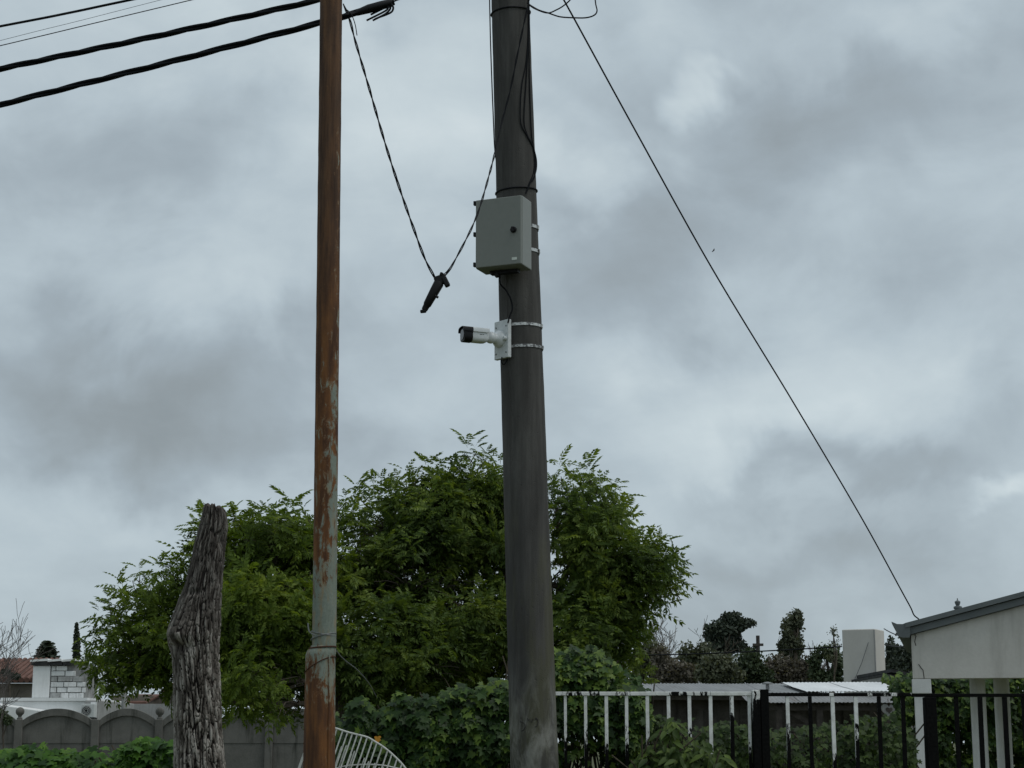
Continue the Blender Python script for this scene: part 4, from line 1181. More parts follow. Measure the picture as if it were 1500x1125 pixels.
    m = MB(); m.tube(sag_line(at(1296, 944, 43), at(1350, 943, 30), .05, 12), .014, 6); tag(m.build('garden_cable', MAT['black_rubber']), 'short level wire behind the gutter across the dark shrub', 'wire')
    # far slim utility pole
    c = at(1110, 931, 88)
    u = thing('far_utility_pole', (c.x, 88, 0), 'tiny distant utility pole between the round tree and the poplar', 'utility pole')
    m = MB(); m.tube([(c.x, 88, 0), c], .09, 8); m.build('shaft', MAT['timber'], u)
    m = MB(); m.box(c.x - .25, c.x + .25, 87.9, 88.1, c.z - .5, c.z - .38); m.build('crossarm', MAT['timber'], u)
    # bird
    c = at(1045, 367, 90); k = mpp(c)
    b = MB(); b.tube([c + Vector((-2.2 * k, 0, -2.2 * k)), c + Vector((-.5 * k, 0, -.6 * k)), c + Vector((1.2 * k, 0, .6 * k)), c + Vector((1.9 * k, 0, 1.0 * k))], [.3 * k, .85 * k, .7 * k, .15 * k], 8)
    bd = thing('bird', c, 'tiny dark bird in flight right of the slanting wire', 'bird')
    b.build('body', MAT['bird'], bd, smooth=True)
    for s in (-1, 1):
        w = MB(); w.add([c + Vector((-.6 * k, s * .4 * k, 0)), c + Vector((1.2 * k, s * .4 * k, .3 * k)), c + Vector((1.6 * k, s * 3 * k, 1.9 * k)), c + Vector((.6 * k, s * 3.6 * k, 2.0 * k)),
                         c + Vector((-.6 * k, s * .4 * k, .2 * k)), c + Vector((1.2 * k, s * .4 * k, .5 * k)), c + Vector((1.6 * k, s * 3 * k, 2.0 * k)), c + Vector((.6 * k, s * 3.6 * k, 2.1 * k))],
                        [(0, 1, 2, 3), (7, 6, 5, 4), (0, 4, 5, 1), (1, 5, 6, 2), (2, 6, 7, 3), (3, 7, 4, 0)])
        w.build('wing', MAT['bird'], bd)
lines()

# ------------------------------------------------------------------ cut tree trunk
def trunk():
    Y = 11.5
    prof = [(747, 299, 329), (751, 298, 330.5), (760, 295, 332), (775, 291, 332), (800, 284, 329), (830, 277.5, 326), (860, 270, 323), (890, 259, 321.5), (915, 249.5, 320.5),
            (930, 247, 320), (940, 248, 319), (950, 251, 318.5), (965, 255, 318), (1000, 257, 319), (1050, 257.5, 322), (1100, 257, 325.5), (1125, 255.5, 329)]
    zs, cs, rs = [], [], []
    for y, a, b in prof:
        P = at((a + b) / 2, y, Y); zs.append(P.z); cs.append(P.x); rs.append((b - a) / 2 * mpp(P))
    zs = zs[::-1]; cs = cs[::-1]; rs = rs[::-1]
    zs = [0.0, .25, .7] + zs; cs = [cs[0] + .02, cs[0] + .01, cs[0]] + cs; rs = [rs[0] * 1.5, rs[0] * 1.22, rs[0] * 1.06] + rs
    nz, nu = 430, 360
    Z = np.concatenate([np.linspace(0, 1.35, 90, endpoint=False), np.linspace(1.35, zs[-1], nz - 90)])
    Cx, Rr = np.interp(Z, zs, cs), np.interp(Z, zs, rs)
    A = np.linspace(0, 2 * math.pi, nu, endpoint=False)
    AA, ZZ = np.meshgrid(A, Z)
    def field(R1, fz, warp, off, step=1):
        out = np.empty((nz, nu))
        ca, sa = np.cos(A) * R1, np.sin(A) * R1
        for i, z in enumerate(Z):
            for k in range(nu):
                out[i, k] = mnoise.noise((ca[k] + off, sa[k] + warp[i, k], z * fz))
        return out
    zero = np.zeros((nz, nu))
    wob = field(1.3, 2.2, zero, 3.0)
    n1 = np.abs(field(8.2, 6.2, wob * 1.1, 11.0)); n2 = np.abs(field(11.0, 10.0, wob, 29.0)); n3 = field(11.0, 26.0, zero, 5.0); n4 = np.abs(field(7.5, 17.0, wob, 51.0))
    sm = lambda x, lo, hi: (lambda t: t * t * (3 - 2 * t))(np.clip((x - lo) / (hi - lo), 0, 1))
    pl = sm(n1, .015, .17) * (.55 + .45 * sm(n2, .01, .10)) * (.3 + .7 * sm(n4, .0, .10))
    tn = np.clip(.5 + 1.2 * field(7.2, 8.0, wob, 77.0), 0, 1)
    amp = np.interp(Z, [0, 2.0, 2.35, 2.6, 3.2], [.022, .021, .018, .015, .014])[:, None]
    disp = amp * (pl * (.8 + .35 * tn)) + .0035 * n3 + .012 * wob
    # burl swelling and a split knot on the left, a torn hollow on the upper right
    zb_ = at(270, 930, Y).z
    bl = np.exp(-(((ZZ - zb_) / .055) ** 2)) * np.exp(-((((AA - 4.2 + math.pi) % (2 * math.pi) - math.pi) / .55) ** 2))
    disp += .030 * bl
    kn = np.exp(-(((ZZ - zb_ + .075) / .03) ** 2)) * np.exp(-((((AA - 4.3 + math.pi) % (2 * math.pi) - math.pi) / .5) ** 2))
    disp -= .028 * kn
    zk = at(300, 870, Y).z
    disp -= .02 * np.exp(-(((ZZ - zk) / .02) ** 2)) * np.exp(-((((AA - 4.55 + math.pi) % (2 * math.pi) - math.pi) / .3) ** 2))
    zh = at(322, 790, Y).z
    disp -= .045 * np.exp(-(((ZZ - zh) / .05) ** 2)) * np.exp(-((((AA - 5.75 + math.pi) % (2 * math.pi) - math.pi) / .22) ** 2))
    rad = np.maximum(.02, Rr[:, None] * 1.0 - .012 + disp)
    Xp = Cx[:, None] + rad * np.cos(AA); Yp = Y + rad * np.sin(AA) * .95
    # ragged cut: the top rows tilt and splinter
    topw = np.clip((ZZ - (zs[-1] - .10)) / .10, 0, 1)
    Zp = ZZ + topw * (.020 * np.abs(np.sin(AA)) - .012 * np.cos(AA) + .007 * np.sin(AA * 7) + .005 * np.sin(AA * 17))
    V = np.stack([Xp, Yp, Zp], -1).reshape(-1, 3)
    i = np.arange(nz - 1)[:, None]; k = np.arange(nu)[None, :]
    T = np.stack([i * nu + k, i * nu + (k + 1) % nu, (i + 1) * nu + (k + 1) % nu, (i + 1) * nu + k], -1).reshape(-1, 4)
    root = thing('cut_tree_trunk', (cs[0], Y, 0), 'tall bare tree trunk with fissured grey bark, cut off flat, with a burl', 'tree trunk')
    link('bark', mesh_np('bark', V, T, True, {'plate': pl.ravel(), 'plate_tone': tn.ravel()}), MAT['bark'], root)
    # cut face
    last = V[-nu:]; c = last.mean(0)
    rings = [last, c + (last - c) * .8 + np.array([0, 0, .012]), c + (last - c) * .45 - np.array([0, 0, .004]), c + (last - c) * .1 + np.array([0, 0, .006])]
    VV = np.vstack(rings); TT = [(a * nu + q, a * nu + (q + 1) % nu, (a + 1) * nu + (q + 1) % nu, (a + 1) * nu + q) for a in range(3) for q in range(nu)]
    link('cut_face', mesh_np('cut_face', VV, np.array(TT)), MAT['cut_wood'], root)
    rnd = random.Random(4)
    for q in range(16):
        a = rnd.uniform(0, 2 * math.pi); p = Vector(last[int(a / (2 * math.pi) * nu) % nu]); p = p.lerp(Vector(c), rnd.uniform(.0, .3))
        m = MB(); hh = rnd.uniform(.004, .022)
        m.tube([p - Vector((0, 0, .04)), p + Vector((rnd.uniform(-.01, .01), 0, hh * .5)), p + Vector((rnd.uniform(-.012, .012), 0, hh))], [.014, .009, .002], 5); m.build('splinter', MAT['cut_wood'], root)
trunk()

# ------------------------------------------------------------------ fallen white grille
def grille():
    Y = 11.9
    top = smooth_path([at(484, 1064.5, Y), at(497, 1068.5, Y), at(511, 1073, Y), at(525, 1076.5, Y), at(538, 1080, Y), at(547, 1085, Y), at(562, 1094.5, Y), at(578, 1108, Y), at(592, 1123, Y), at(604, 1142, Y), at(612, 1165, Y)], 8)
    root = thing('white_grille', (at(540, 1100, Y).x, Y, 0), 'bent white wire grille leaning against the ivy beside the steel pole', 'grille')
    m = MB(); m.tube(top, .0065, 8); m.build('frame', MAT['white_paint_metal'], root, smooth=True)
    dn = (at(489, 1107, Y) - at(500, 1074, Y)); dn = dn / abs(dn.z)
    def on_top(px):
        x = at(px, 1100, Y).x
        best = min(top, key=lambda p: abs(p.x - x) + (.5 if p.z < 1.3 and False else 0)); return best
    px = 486.0
    while px < 604:
        p = on_top(px); L = p.z - .12
        m = MB(); m.tube([p, p + dn * (L * .5) + Vector((0, -.08, 0)), p + dn * L + Vector((0, -.2, 0))], .0052, 6); m.build('bar', MAT['white_paint_metal'], root)
        px += 7.4
    left = at(444, 1108, Y)
    m = MB(); m.tube([at(448, 1098, Y), left, left + dn * (left.z - .1) * .9], .0085, 8); m.build('frame_side', MAT['white_paint_metal'], root, smooth=True)
    # second, lower row of shorter bars behind
    Y2 = Y + .07
    low = smooth_path([at(495, 1092, Y2), at(503, 1091, Y2), at(517, 1103, Y2), at(540, 1119, Y2), at(565, 1125, Y2), at(590, 1140, Y2)], 8)
    for px in np.arange(500, 590, 6.9):
        x = at(px, 1100, Y2).x; p = min(low, key=lambda q: abs(q.x - x)).copy(); p.z += random.uniform(-.02, .03); L = p.z - .12
        m = MB(); m.tube([p, p + dn * L + Vector((0, -.15, 0))], .0045, 6); m.build('short_bar', MAT['white_paint_metal'], root)
    m = MB(); m.tube(smooth_path([at(480, 1128, Y2), at(515, 1121, Y2 - .02), at(555, 1120.5, Y2 - .02), at(585, 1126, Y2)], 6), .005, 6); m.build('cross_wire', MAT['white_paint_metal'], root)
grille()
# ------------------------------------------------------------------ foliage tools
def leaf_template(L=.26, pairs=5, droop=.5, ll=.056, lw=.027, rg=rng):
    """one pinnate leaf along +Y, blade up +Z: leaflets as folded lance shapes"""
    V, T = [], []
    def spine(t):
        return np.array([0, L * t * (1 - .12 * droop * t), -droop * L * t * t * .75])
    def leaflet(o, d, s):
        d = d / np.linalg.norm(d)
        w = np.cross(d, [0, 0, 1.0]); w /= np.linalg.norm(w)
        l, h = ll * s, lw * s
        b = len(V)
        nz = np.array([0, 0, 1.0])
        V.extend([o, o + d * l * .45 + w * h * .5 + nz * h * .18, o + d * l - nz * l * .16, o + d * l * .45 - w * h * .5 + nz * h * .18])
        T.extend([(b, b + 1, b + 2), (b, b + 2, b + 3)])
    for i in range(pairs):
        t = .28 + .66 * i / max(1, pairs - 1)
        o = spine(t); s = (.8 + .35 * math.sin(math.pi * (i + .7) / (pairs + .4))) * rg.uniform(.88, 1.1)
        for sd in (-1, 1):
            a = math.radians(rg.uniform(48, 66))
            leaflet(o, np.array([sd * math.sin(a), math.cos(a), -.30 - .5 * droop * t + rg.uniform(-.12, .12)]), s)
    leaflet(spine(1.0) * .98, np.array([rg.uniform(-.15, .15), .9, -.35 - .6 * droop]), 1.05)
    # thin stalk
    pts = [spine(t) for t in (0, .5, 1.0)]
    b = len(V); h = .0022
    for p in pts: V.extend([p + np.array([h, 0, 0]), p - np.array([h, 0, 0])])
    for i in range(2):
        q = b + 2 * i; T.extend([(q, q + 2, q + 3), (q, q + 3, q + 1)])
    return np.array(V), np.array(T)

def basis(d, roll=0.0, upv=(0, 0, 1)):
    """columns x, y=d, z: leaf frame whose y axis follows d and z faces up"""
    d = np.asarray(d, float); d = d / np.linalg.norm(d)
    x = np.cross(d, upv)
    if np.linalg.norm(x) < 1e-3: x = np.cross(d, [1, 0, 0])
    x /= np.linalg.norm(x); z = np.cross(x, d)
    c, s = math.cos(roll), math.sin(roll)
    return np.stack([x * c + z * s, d, z * c - x * s], 1)

LEAVES = [leaf_template(L=rng.uniform(.15, .23), pairs=int(rng.integers(4, 7)), droop=rng.uniform(.3, .95)) for _ in range(8)]

def tuft_template(n):
    Vs, Ts, b = [], [], 0
    a0 = rng.uniform(0, 6.28)
    for i in range(n):
        a = a0 + i * 2.399 + rng.uniform(-.3, .3)
        e = math.radians(rng.uniform(0, 35) if i < n * .6 else rng.uniform(35, 75))
        d = np.array([math.cos(a) * math.cos(e), math.sin(a) * math.cos(e), math.sin(e)])
        Vv, Tt = LEAVES[int(rng.integers(len(LEAVES)))]
        B = basis(d, rng.uniform(-.4, .4))
        o = np.array([0, 0, .02 * i - .06]) + d * .01
        Vs.append((Vv * rng.uniform(.75, 1.08)) @ B.T + o); Ts.append(Tt + b); b += len(Vv)
    return np.vstack(Vs), np.vstack(Ts)
TUFTS = [tuft_template(int(rng.integers(8, 12))) for _ in range(10)]

def scatter(templates, which, mats, pos):
    """join many placed copies of small templates into one vertex and triangle array"""
    Vs, Ts, b = [], [], 0
    for k, (Vv, Tt) in enumerate(templates):
        idx = np.where(which == k)[0]
        if len(idx) == 0: continue
        P = np.einsum('nij,vj->nvi', mats[idx], Vv) + pos[idx][:, None, :]
        n = len(idx)
        Vs.append(P.reshape(-1, 3))
        Ts.append((Tt[None] + (np.arange(n) * len(Vv))[:, None, None]).reshape(-1, 3) + b); b += n * len(Vv)
    return np.vstack(Vs), np.vstack(Ts)

_tmesh = {}
def tmesh(key, template, mat):
    k = (key, mat.name)
    if k not in _tmesh:
        me = mesh_np(key, template[0], template[1]); me.materials.append(mat); _tmesh[k] = me
    return _tmesh[k]

def place(name, me, M3, p, parent):
    o = bpy.data.objects.new(name, me); COL.objects.link(o)
    o.parent = parent
    m = Matrix.Identity(4)
    for i in range(3):
        for j in range(3): m[i][j] = float(M3[i][j])
    m.translation = Vector(p) - Vector(parent.location)
    o.matrix_local = m
    return o

def in_frame(p, mg=20):
    d = Vector(p) - Vector((0, 0, EYE))
    dep = d.y * cp + d.z * sp_
    if dep <= 0: return False
    x = 750 + FPX * d.x / dep; y = 562.5 - FPX * (-d.y * sp_ + d.z * cp) / dep
    return -mg < x < 1500 + mg and -mg < y < 1125 + mg

def limb(m, a, b, r0, r1, seed, bend=.12, n=7, sides=6, up=.15):
    a, b = Vector(a), Vector(b); L = (b - a).length
    rnd = random.Random(seed)
    o = Vector((rnd.uniform(-1, 1), rnd.uniform(-1, 1), rnd.uniform(-.3, .6))) * bend * L
    pts, rr = [], []
    for i in range(n + 1):
        t = i / n
        p = a.lerp(b, t) + o * math.sin(math.pi * t) + Vector((0, 0, up * L * (math.sin(math.pi * t) * .5)))
        p += Vector((rnd.uniform(-1, 1), rnd.uniform(-1, 1), rnd.uniform(-1, 1))) * L * .012
        pts.append(p); rr.append(r0 + (r1 - r0) * t ** .8)
    m.tube(pts, rr, sides)
    return pts

def broad_tree(name, label, base, Y, blobs, mat, dens, seed, stems, group, extra=(), thr=-.05, scale=.86, rise=None):
    rg = np.random.default_rng(seed)
    root = thing(name, base, label, 'tree', group)
    P, D = [], []
    wood = MB()
    cl = []
    for bi, (cx, cy, rx, ry, dy, dn) in enumerate(blobs):
        c = at(cx, cy, Y + dy); k = mpp(c)
        R3 = np.array([rx * k, max(.55, min(rx, ry) * k * 1.05), ry * k])
        n = int(math.pi * rx * ry * .0150 * dens * dn)
        u = rg.normal(size=(n, 3)); u /= np.linalg.norm(u, axis=1)[:, None]
        r = rg.random(n) ** .36
        pts = np.array(c) + u * r[:, None] * R3
        for p, q in zip(pts, u):
            if mnoise.noise(Vector(p) * 1.7 + Vector((seed, 0, 0))) < thr - rg.uniform(0, .15): continue
            if p[2] < .9: continue
            d = q * .75 + np.array([0, 0, .75]) + rg.normal(size=3) * .28
            P.append(p); D.append(d / np.linalg.norm(d))
        cl.append((c, R3, pts))
    for (px, py, dy) in extra:      # single shoots that stick out of the outline
        c = at(px, py, Y + dy); P.append(np.array(c)); d = np.array([rg.uniform(-.3, .3), rg.uniform(-.2, .2), 1.0]); D.append(d / np.linalg.norm(d))
        wood.tube([c + Vector((rg.uniform(-.1, .1), 0, -.1)), c], [.006, .004], 5)
    P, D = np.array(P), np.array(D)
    n = len(P)
    which = rg.integers(0, len(TUFTS), n)
    M = np.zeros((n, 3, 3))
    for i in range(n):
        z = D[i]; a = rg.normal(size=3); x = np.cross(a, z); x /= np.linalg.norm(x); y = np.cross(z, x)
        M[i] = np.stack([x, y, z], 1) * rg.uniform(.55, 1.3) * scale
    # woody frame: stems, one limb to each clump, twigs to its shoots
    stem_tops = []
    for si, (px, py, dy, r) in enumerate(stems):
        tgt = at(px, py, Y + dy)
        b0 = Vector(base) + Vector((random.Random(seed + si).uniform(-.25, .25), random.Random(seed * 3 + si).uniform(-.2, .2), 0))
        tr = MB()
        if rise:
            wp = at(rise[0] + si * 4, rise[1], Y)
            pts = smooth_path([b0, b0.lerp(wp, .5) + Vector((.03 * si, 0, 0)), wp, wp.lerp(tgt, .5) + Vector((0, 0, .12)), tgt], 5)
            tr.tube(pts, [r * (1 - .62 * i / (len(pts) - 1)) for i in range(len(pts))], 9); pts = pts[6:]
        else:
            pts = limb(tr, b0, tgt, r, r * .38, seed * 7 + si, .05, 14, 9, .02)
        tr.build('trunk' if si == 0 else 'stem', MAT['twigs'], root, smooth=True)
        stem_tops.append(pts)
    for bi, (c, R3, pts) in enumerate(cl):
        st = min((p for s in stem_tops for p in s[4:]), key=lambda p: (p - c).length + max(0, p.z - c.z) * 1.5)
        lp = limb(wood, st, c, .028, .014, seed * 31 + bi, .1, 8, 6, .05)
        sub = pts[rg.permutation(len(pts))[:int(10 + len(pts) * .28)]]
        for q, p in enumerate(sub):
            o = lp[int(rg.integers(3, len(lp)))]
            limb(wood, o, p, .008, .0025, seed * 57 + bi * 99 + q, .14, 4, 4, .08)
    wood.build('branches', MAT['twigs'], root)['kind'] = 'stuff'
    order = np.argsort(P[:, 1])
    vis = [i for i in order if in_frame(P[i])]
    single = set(vis[:300])
    for i in vis[:300]:
        place('leaf_spray', tmesh('leaf_spray_%d' % which[i], TUFTS[which[i]], mat), M[i], P[i], root)
    rest = np.array([i for i in range(n) if i not in single])
    V, T = scatter(TUFTS, which[rest], M[rest], P[rest])
    o = link('crown', mesh_np('crown', V, T), mat, root); o['kind'] = 'stuff'
    return root

broad_tree('leafy_tree', 'large dark green leafy tree right behind the concrete pole', (at(672, 1000, 18).x, 18.0, 0), 18.0,
    [(695, 735, 52, 48, .2, 1.1), (640, 775, 95, 62, 0, 1), (560, 775, 70, 45, .3, .9), (520, 845, 55, 90, -.2, 1), (600, 860, 105, 80, -.3, .55), (745, 790, 90, 80, .1, .8),
     (840, 770, 60, 62, 0, 1), (815, 735, 34, 38, .2, 1), (862, 725, 38, 22, .1, .7), (895, 745, 18, 26, .1, .7), (880, 830, 66, 48, -.2, .75), (955, 835, 26, 28, 0, .8), (940, 866, 40, 24, .1, .7), (960, 815, 24, 20, .1, .7), (800, 860, 80, 70, .2, .5), (845, 930, 66, 44, -.3, .55), (905, 900, 50, 34, 0, .6), (690, 920, 120, 64, -.3, .6),
     (560, 945, 90, 60, -.8, 1), (870, 885, 60, 30, .2, .6), (520, 985, 55, 42, -.9, .9), (620, 985, 90, 35, -.9, .8), (600, 1015, 110, 34, .2, .9), (720, 995, 70, 44, .3, .9), (520, 1020, 50, 34, .2, .8), (860, 985, 80, 30, .4, .7), (900, 930, 52, 38, .2, .4), (925, 962, 40, 30, .3, .4)],
    MAT['leaf_main'], 1.0, 21, [(690, 800, .2, .075), (610, 810, 0, .05), (740, 840, .3, .05), (830, 830, .1, .055), (570, 850, -.2, .04), (660, 860, .5, .035), (880, 880, .2, .035), (900, 900, -.1, .03)],
    'trees behind the fence',
    extra=[(655, 690, 0), (697, 664, 0), (712, 674, .1), (735, 690, 0), (822, 698, 0), (850, 696, .1), (898, 722, 0), (908, 740, .1), (912, 765, 0), (944, 800, 0), (968, 812, 0), (982, 832, .1), (986, 862, 0),
           (560, 716, 0), (580, 706, .1), (545, 722, .2), (672, 678, .1), (685, 668, -.1), (722, 680, .2), (625, 694, .2), (594, 702, .1), (835, 690, .2), (862, 700, .1), (880, 716, .1), (925, 775, .1), (935, 790, .1), (956, 802, .2), (975, 822, 0), (990, 848, .1), (990, 870, .2), (970, 880, .1), (525, 728, .1), (610, 700, 0), (640, 700, .1), (508, 735, 0)])
broad_tree('leafy_tree', 'paler green leafy tree between the cut trunk and the steel pole', (at(512, 1000, 17).x, 17.0, 0), 17.0,
    [(405, 800, 62, 40, 0, 1), (440, 850, 52, 70, .2, 1), (350, 845, 48, 70, .2, .9), (300, 830, 30, 55, .3, .55), (395, 900, 75, 65, -.3, 1), (215, 880, 36, 40, .3, .5), (260, 860, 30, 40, .4, .45), (180, 930, 32, 34, .3, .36),
     (235, 945, 40, 50, .3, .55), (330, 950, 60, 60, -.2, .9), (440, 960, 50, 60, -.2, .9), (385, 1000, 42, 50, -.7, .9), (225, 985, 40, 24, .3, .6), (178, 985, 34, 22, .3, .55), (150, 968, 20, 18, .4, .45), (340, 1030, 18, 16, -.6, .7), (400, 1042, 24, 24, -.7, .9), (455, 1015, 40, 40, .3, .9), (300, 1000, 40, 30, .4, .6)],
    MAT['leaf_left'], 1.0, 37, [(400, 830, 0, .06), (350, 870, .2, .04), (440, 900, .2, .035), (300, 900, .3, .03), (240, 930, .3, .026)],
    'trees behind the fence',
    extra=[(283, 772, .2), (300, 780, .3), (345, 752, .1), (352, 770, 0), (275, 800, .3), (205, 843, .3), (172, 862, .3), (160, 885, .3), (145, 905, .3), (140, 925, .3), (230, 840, .3), (390, 758, 0), (420, 752, .1), (445, 752, 0), (258, 825, .3), (125, 958, .3)],
    scale=.86, rise=(492, 1030))

# ------------------------------------------------------------------ ivy and weeds
def ivy_template(seed, broad=1.0):
    rg = np.random.default_rng(seed)
    o = [(0, 0), (.20, -.10), (.40, -.06), (.52, .16), (.30, .28), (.46, .56), (.20, .56), (.0, 1.0)]
    pts = [(x * broad * rg.uniform(.9, 1.1), y * rg.uniform(.94, 1.06)) for x, y in o]
    full = pts + [(-x * rg.uniform(.9, 1.1), y) for x, y in reversed(pts[1:-1])]
    V = [np.array([x, y, -.22 * x * x - .10 * y * y + .05 * abs(x) + rg.uniform(-.015, .015)]) for x, y in full]
    V.append(np.array([0, .34, -.04]))
    n = len(full)
    T = [(n, i, (i + 1) % n) for i in range(n)]
    return np.array(V), np.array(T)
IVY = [ivy_template(s) for s in range(6)]

def lance_template(seed):
    rg = np.random.default_rng(seed)
    o = [(0, 0), (.13, .16), (.19, .4), (.15, .68), (0, 1.0)]
    V = [np.array([x, y, .25 * abs(x) - .25 * y * y]) for x, y in o] + [np.array([-x, y, .25 * abs(x) - .25 * y * y]) for x, y in o[1:-1][::-1]]
    m = [np.array([0, .4, -.07]), np.array([0, .68, -.14])]
    V += m
    n = 8
    T = [(0, 1, 8), (1, 2, 8), (2, 3, 9), (2, 9, 8), (3, 4, 9), (4, 5, 9), (5, 6, 8), (5, 8, 9), (6, 7, 8), (7, 0, 8)]
    V = np.array(V); V[:, 2] += rg.uniform(-.01, .01, len(V))
    return V, np.array(T)
LANCE = [lance_template(s) for s in range(4)]

def hedge(name, label, cat, xa, xb, Yf, depth, topf, n, size, mat, seed, templates=IVY, upness=.55, special=None, zmin=.25, stems=30, span=.62):
    """leaf wall between two places, leaves facing outward and hanging; topf(px) gives the crest as a height"""
    rg = np.random.default_rng(seed)
    X0, X1 = at(xa, 1085, Yf).x, at(xb, 1085, Yf).x
    root = thing(name, ((X0 + X1) / 2, Yf + depth / 2, 0), label, cat)
    xs = rg.uniform(X0, X1, n)
    px = 750 + (xs / Yf) * FPX
    top = np.array([topf(p) for p in px])
    # more leaves where the hedge shows, some down to the ground
    w = rg.random(n)
    zz = np.where(rg.random(n) < .68, top - (w ** 1.25) * span, zmin + w * np.maximum(.05, top - zmin))
    lay = rg.random(n) ** 1.6
    bulge = np.array([mnoise.noise(Vector((x * 2.3, z * 2.6, seed))) + .5 * mnoise.noise(Vector((x * 6, z * 6, seed + 3))) for x, z in zip(xs, zz)])
    rel = np.clip((top - zz) / .25, 0, 1)
    yy = Yf + .16 * (1 - np.sqrt(rel)) - .15 * bulge + lay * depth * np.where(rel < .3, 1.0, .7)
    dark = bulge + rg.normal(size=n) * .2 < -.28
    keep = ~dark
    xs, yy, zz, rel = xs[keep], yy[keep], zz[keep], rel[keep]
    n = len(xs)
    P = np.stack([xs, yy, zz], 1)
    M = np.zeros((n, 3, 3)); which = rg.integers(0, len(templates), n)
    for i in range(n):
        nr = np.array([rg.normal() * .5, -.85 + rg.normal() * .25, upness + (1 - rel[i]) * .5 + rg.normal() * .35]); nr /= np.linalg.norm(nr)
        d = np.array([rg.normal() * .6, -.25, -.8 + rg.normal() * .35]); d = d - nr * d.dot(nr); d /= np.linalg.norm(d)
        x = np.cross(d, nr)
        M[i] = np.stack([x, d, nr], 1) * size * rg.choice([.55, .75, .9, 1.0, 1.15], p=[.15, .25, .3, .2, .1])
    if special:
        for (sx, sy, dY) in special: pass
    vis = [i for i in np.argsort(yy) if in_frame(P[i], 5)]
    sel = vis[:300]; ss = set(sel)
    for i in sel: place('leaf', tmesh('%s_leaf_%d_%d' % (name, seed, which[i]), templates[which[i]], mat), M[i], P[i], root)
    rest = np.array([i for i in range(n) if i not in ss])
    V, T = scatter(templates, which[rest], M[rest], P[rest])
    o = link('foliage', mesh_np('foliage', V, T), mat, root); o['kind'] = 'stuff'
    m = MB(); rnd = random.Random(seed)
    for k in range(stems):
        x = rnd.uniform(X0, X1); t = topf(750 + x / Yf * FPX)
        pts = [Vector((x + rnd.uniform(-.3, .3) * q, Yf + depth * rnd.uniform(.2, .7), t * q * rnd.uniform(.93, .99))) for q in (0, .25, .5, .75, 1)]
        m.tube(smooth_path(pts, 4), [.012 - .0004 * i for i in range(17)], 5)
    m.build('stems', MAT['stem'], root)['kind'] = 'stuff'
    return root

def interp(keys):
    xs = [k[0] for k in keys]; ys = [k[1] for k in keys]
    return lambda p: float(np.interp(p, xs, ys))
def crest(keys, Y, wob=.05, seed=0):
    f = interp(keys)
    return lambda p: at(0, f(p), Y).z + wob * mnoise.noise(Vector((p * .035, seed, 0))) + wob * .7 * mnoise.noise(Vector((p * .11, seed + 5, 0)))

hc = hedge('ivy_hedge', 'dense dark ivy covering the fence between steel and concrete poles', 'ivy', 478, 765, 12.75, .5,
      crest([(478, 1045), (510, 1040), (560, 1030), (620, 1022), (680, 1008), (730, 996), (765, 1000)], 12.75, .13, 1), 6800, .078, MAT['ivy'], 3)
# the one orange leaf
oP = at(553, 1079, 12.42)
ol = place('leaf', tmesh('orange_leaf', IVY[2], MAT['leaf_orange']), np.stack([np.array([1, 0, .1]), np.array([.1, -.1, -1]), np.array([0, -1, .2])], 1) * .05, oP, hc)
ol['label'] = 'single orange leaf'
hedge('ivy_hedge', 'low bright green ivy along the bottom left corner', 'ivy', -120, 258, 12.6, .55,
      crest([(-120, 1098), (0, 1099), (120, 1100), (160, 1099), (195, 1088), (225, 1083), (258, 1086)], 12.6, .06, 2), 6000, .088, MAT['ivy_bright'], 5, upness=.8)
hedge('ivy_thicket', 'tall ivy thicket above the white rail right of the concrete pole', 'ivy', 770, 955, 13.55, .7,
      crest([(770, 945), (830, 952), (870, 950), (900, 965), (925, 985), (945, 1003), (955, 1020)], 13.55, .09, 3), 5200, .070, MAT['ivy'], 7, stems=40)
hedge('ivy_thicket', 'tangled low shrubs growing behind the fence bars below the tin shed', 'shrub', 880, 1345, 13.7, .9,
      crest([(880, 1040), (950, 1046), (980, 1044), (1030, 1056), (1100, 1066), (1160, 1068), (1230, 1060), (1300, 1046), (1345, 1036)], 13.7, .09, 4), 7600, .052, MAT['weed'], 9, stems=50)
hedge('ivy_thicket', 'dark leafy shrubs behind the porch columns', 'shrub', 1325, 1640, 22.3, 1.2,
      crest([(1325, 985), (1340, 985), (1400, 992), (1480, 985), (1640, 990)], 22.3, .12, 5), 21000, .085, MAT['ivy'], 11, stems=40, span=1.5)
hedge('ivy_thicket', 'young leafy plants with long pale leaves in front of the iron bars', 'plant', 935, 1065, 12.7, .22,
      crest([(935, 1108), (965, 1072), (985, 1058), (1010, 1075), (1030, 1078), (1065, 1110)], 12.7, .05, 6), 800, .105, MAT['weed'], 13, templates=LANCE, upness=.9, stems=16)

# ------------------------------------------------------------------ distant trees
def quad_leaf(s):
    V = np.array([[-.5, 0, 0], [0, -.32, .1], [.5, 0, 0], [0, .32, -.08]]) * s
    return V, np.array([[0, 1, 2], [0, 2, 3]])
QL = [quad_leaf(1.0)]

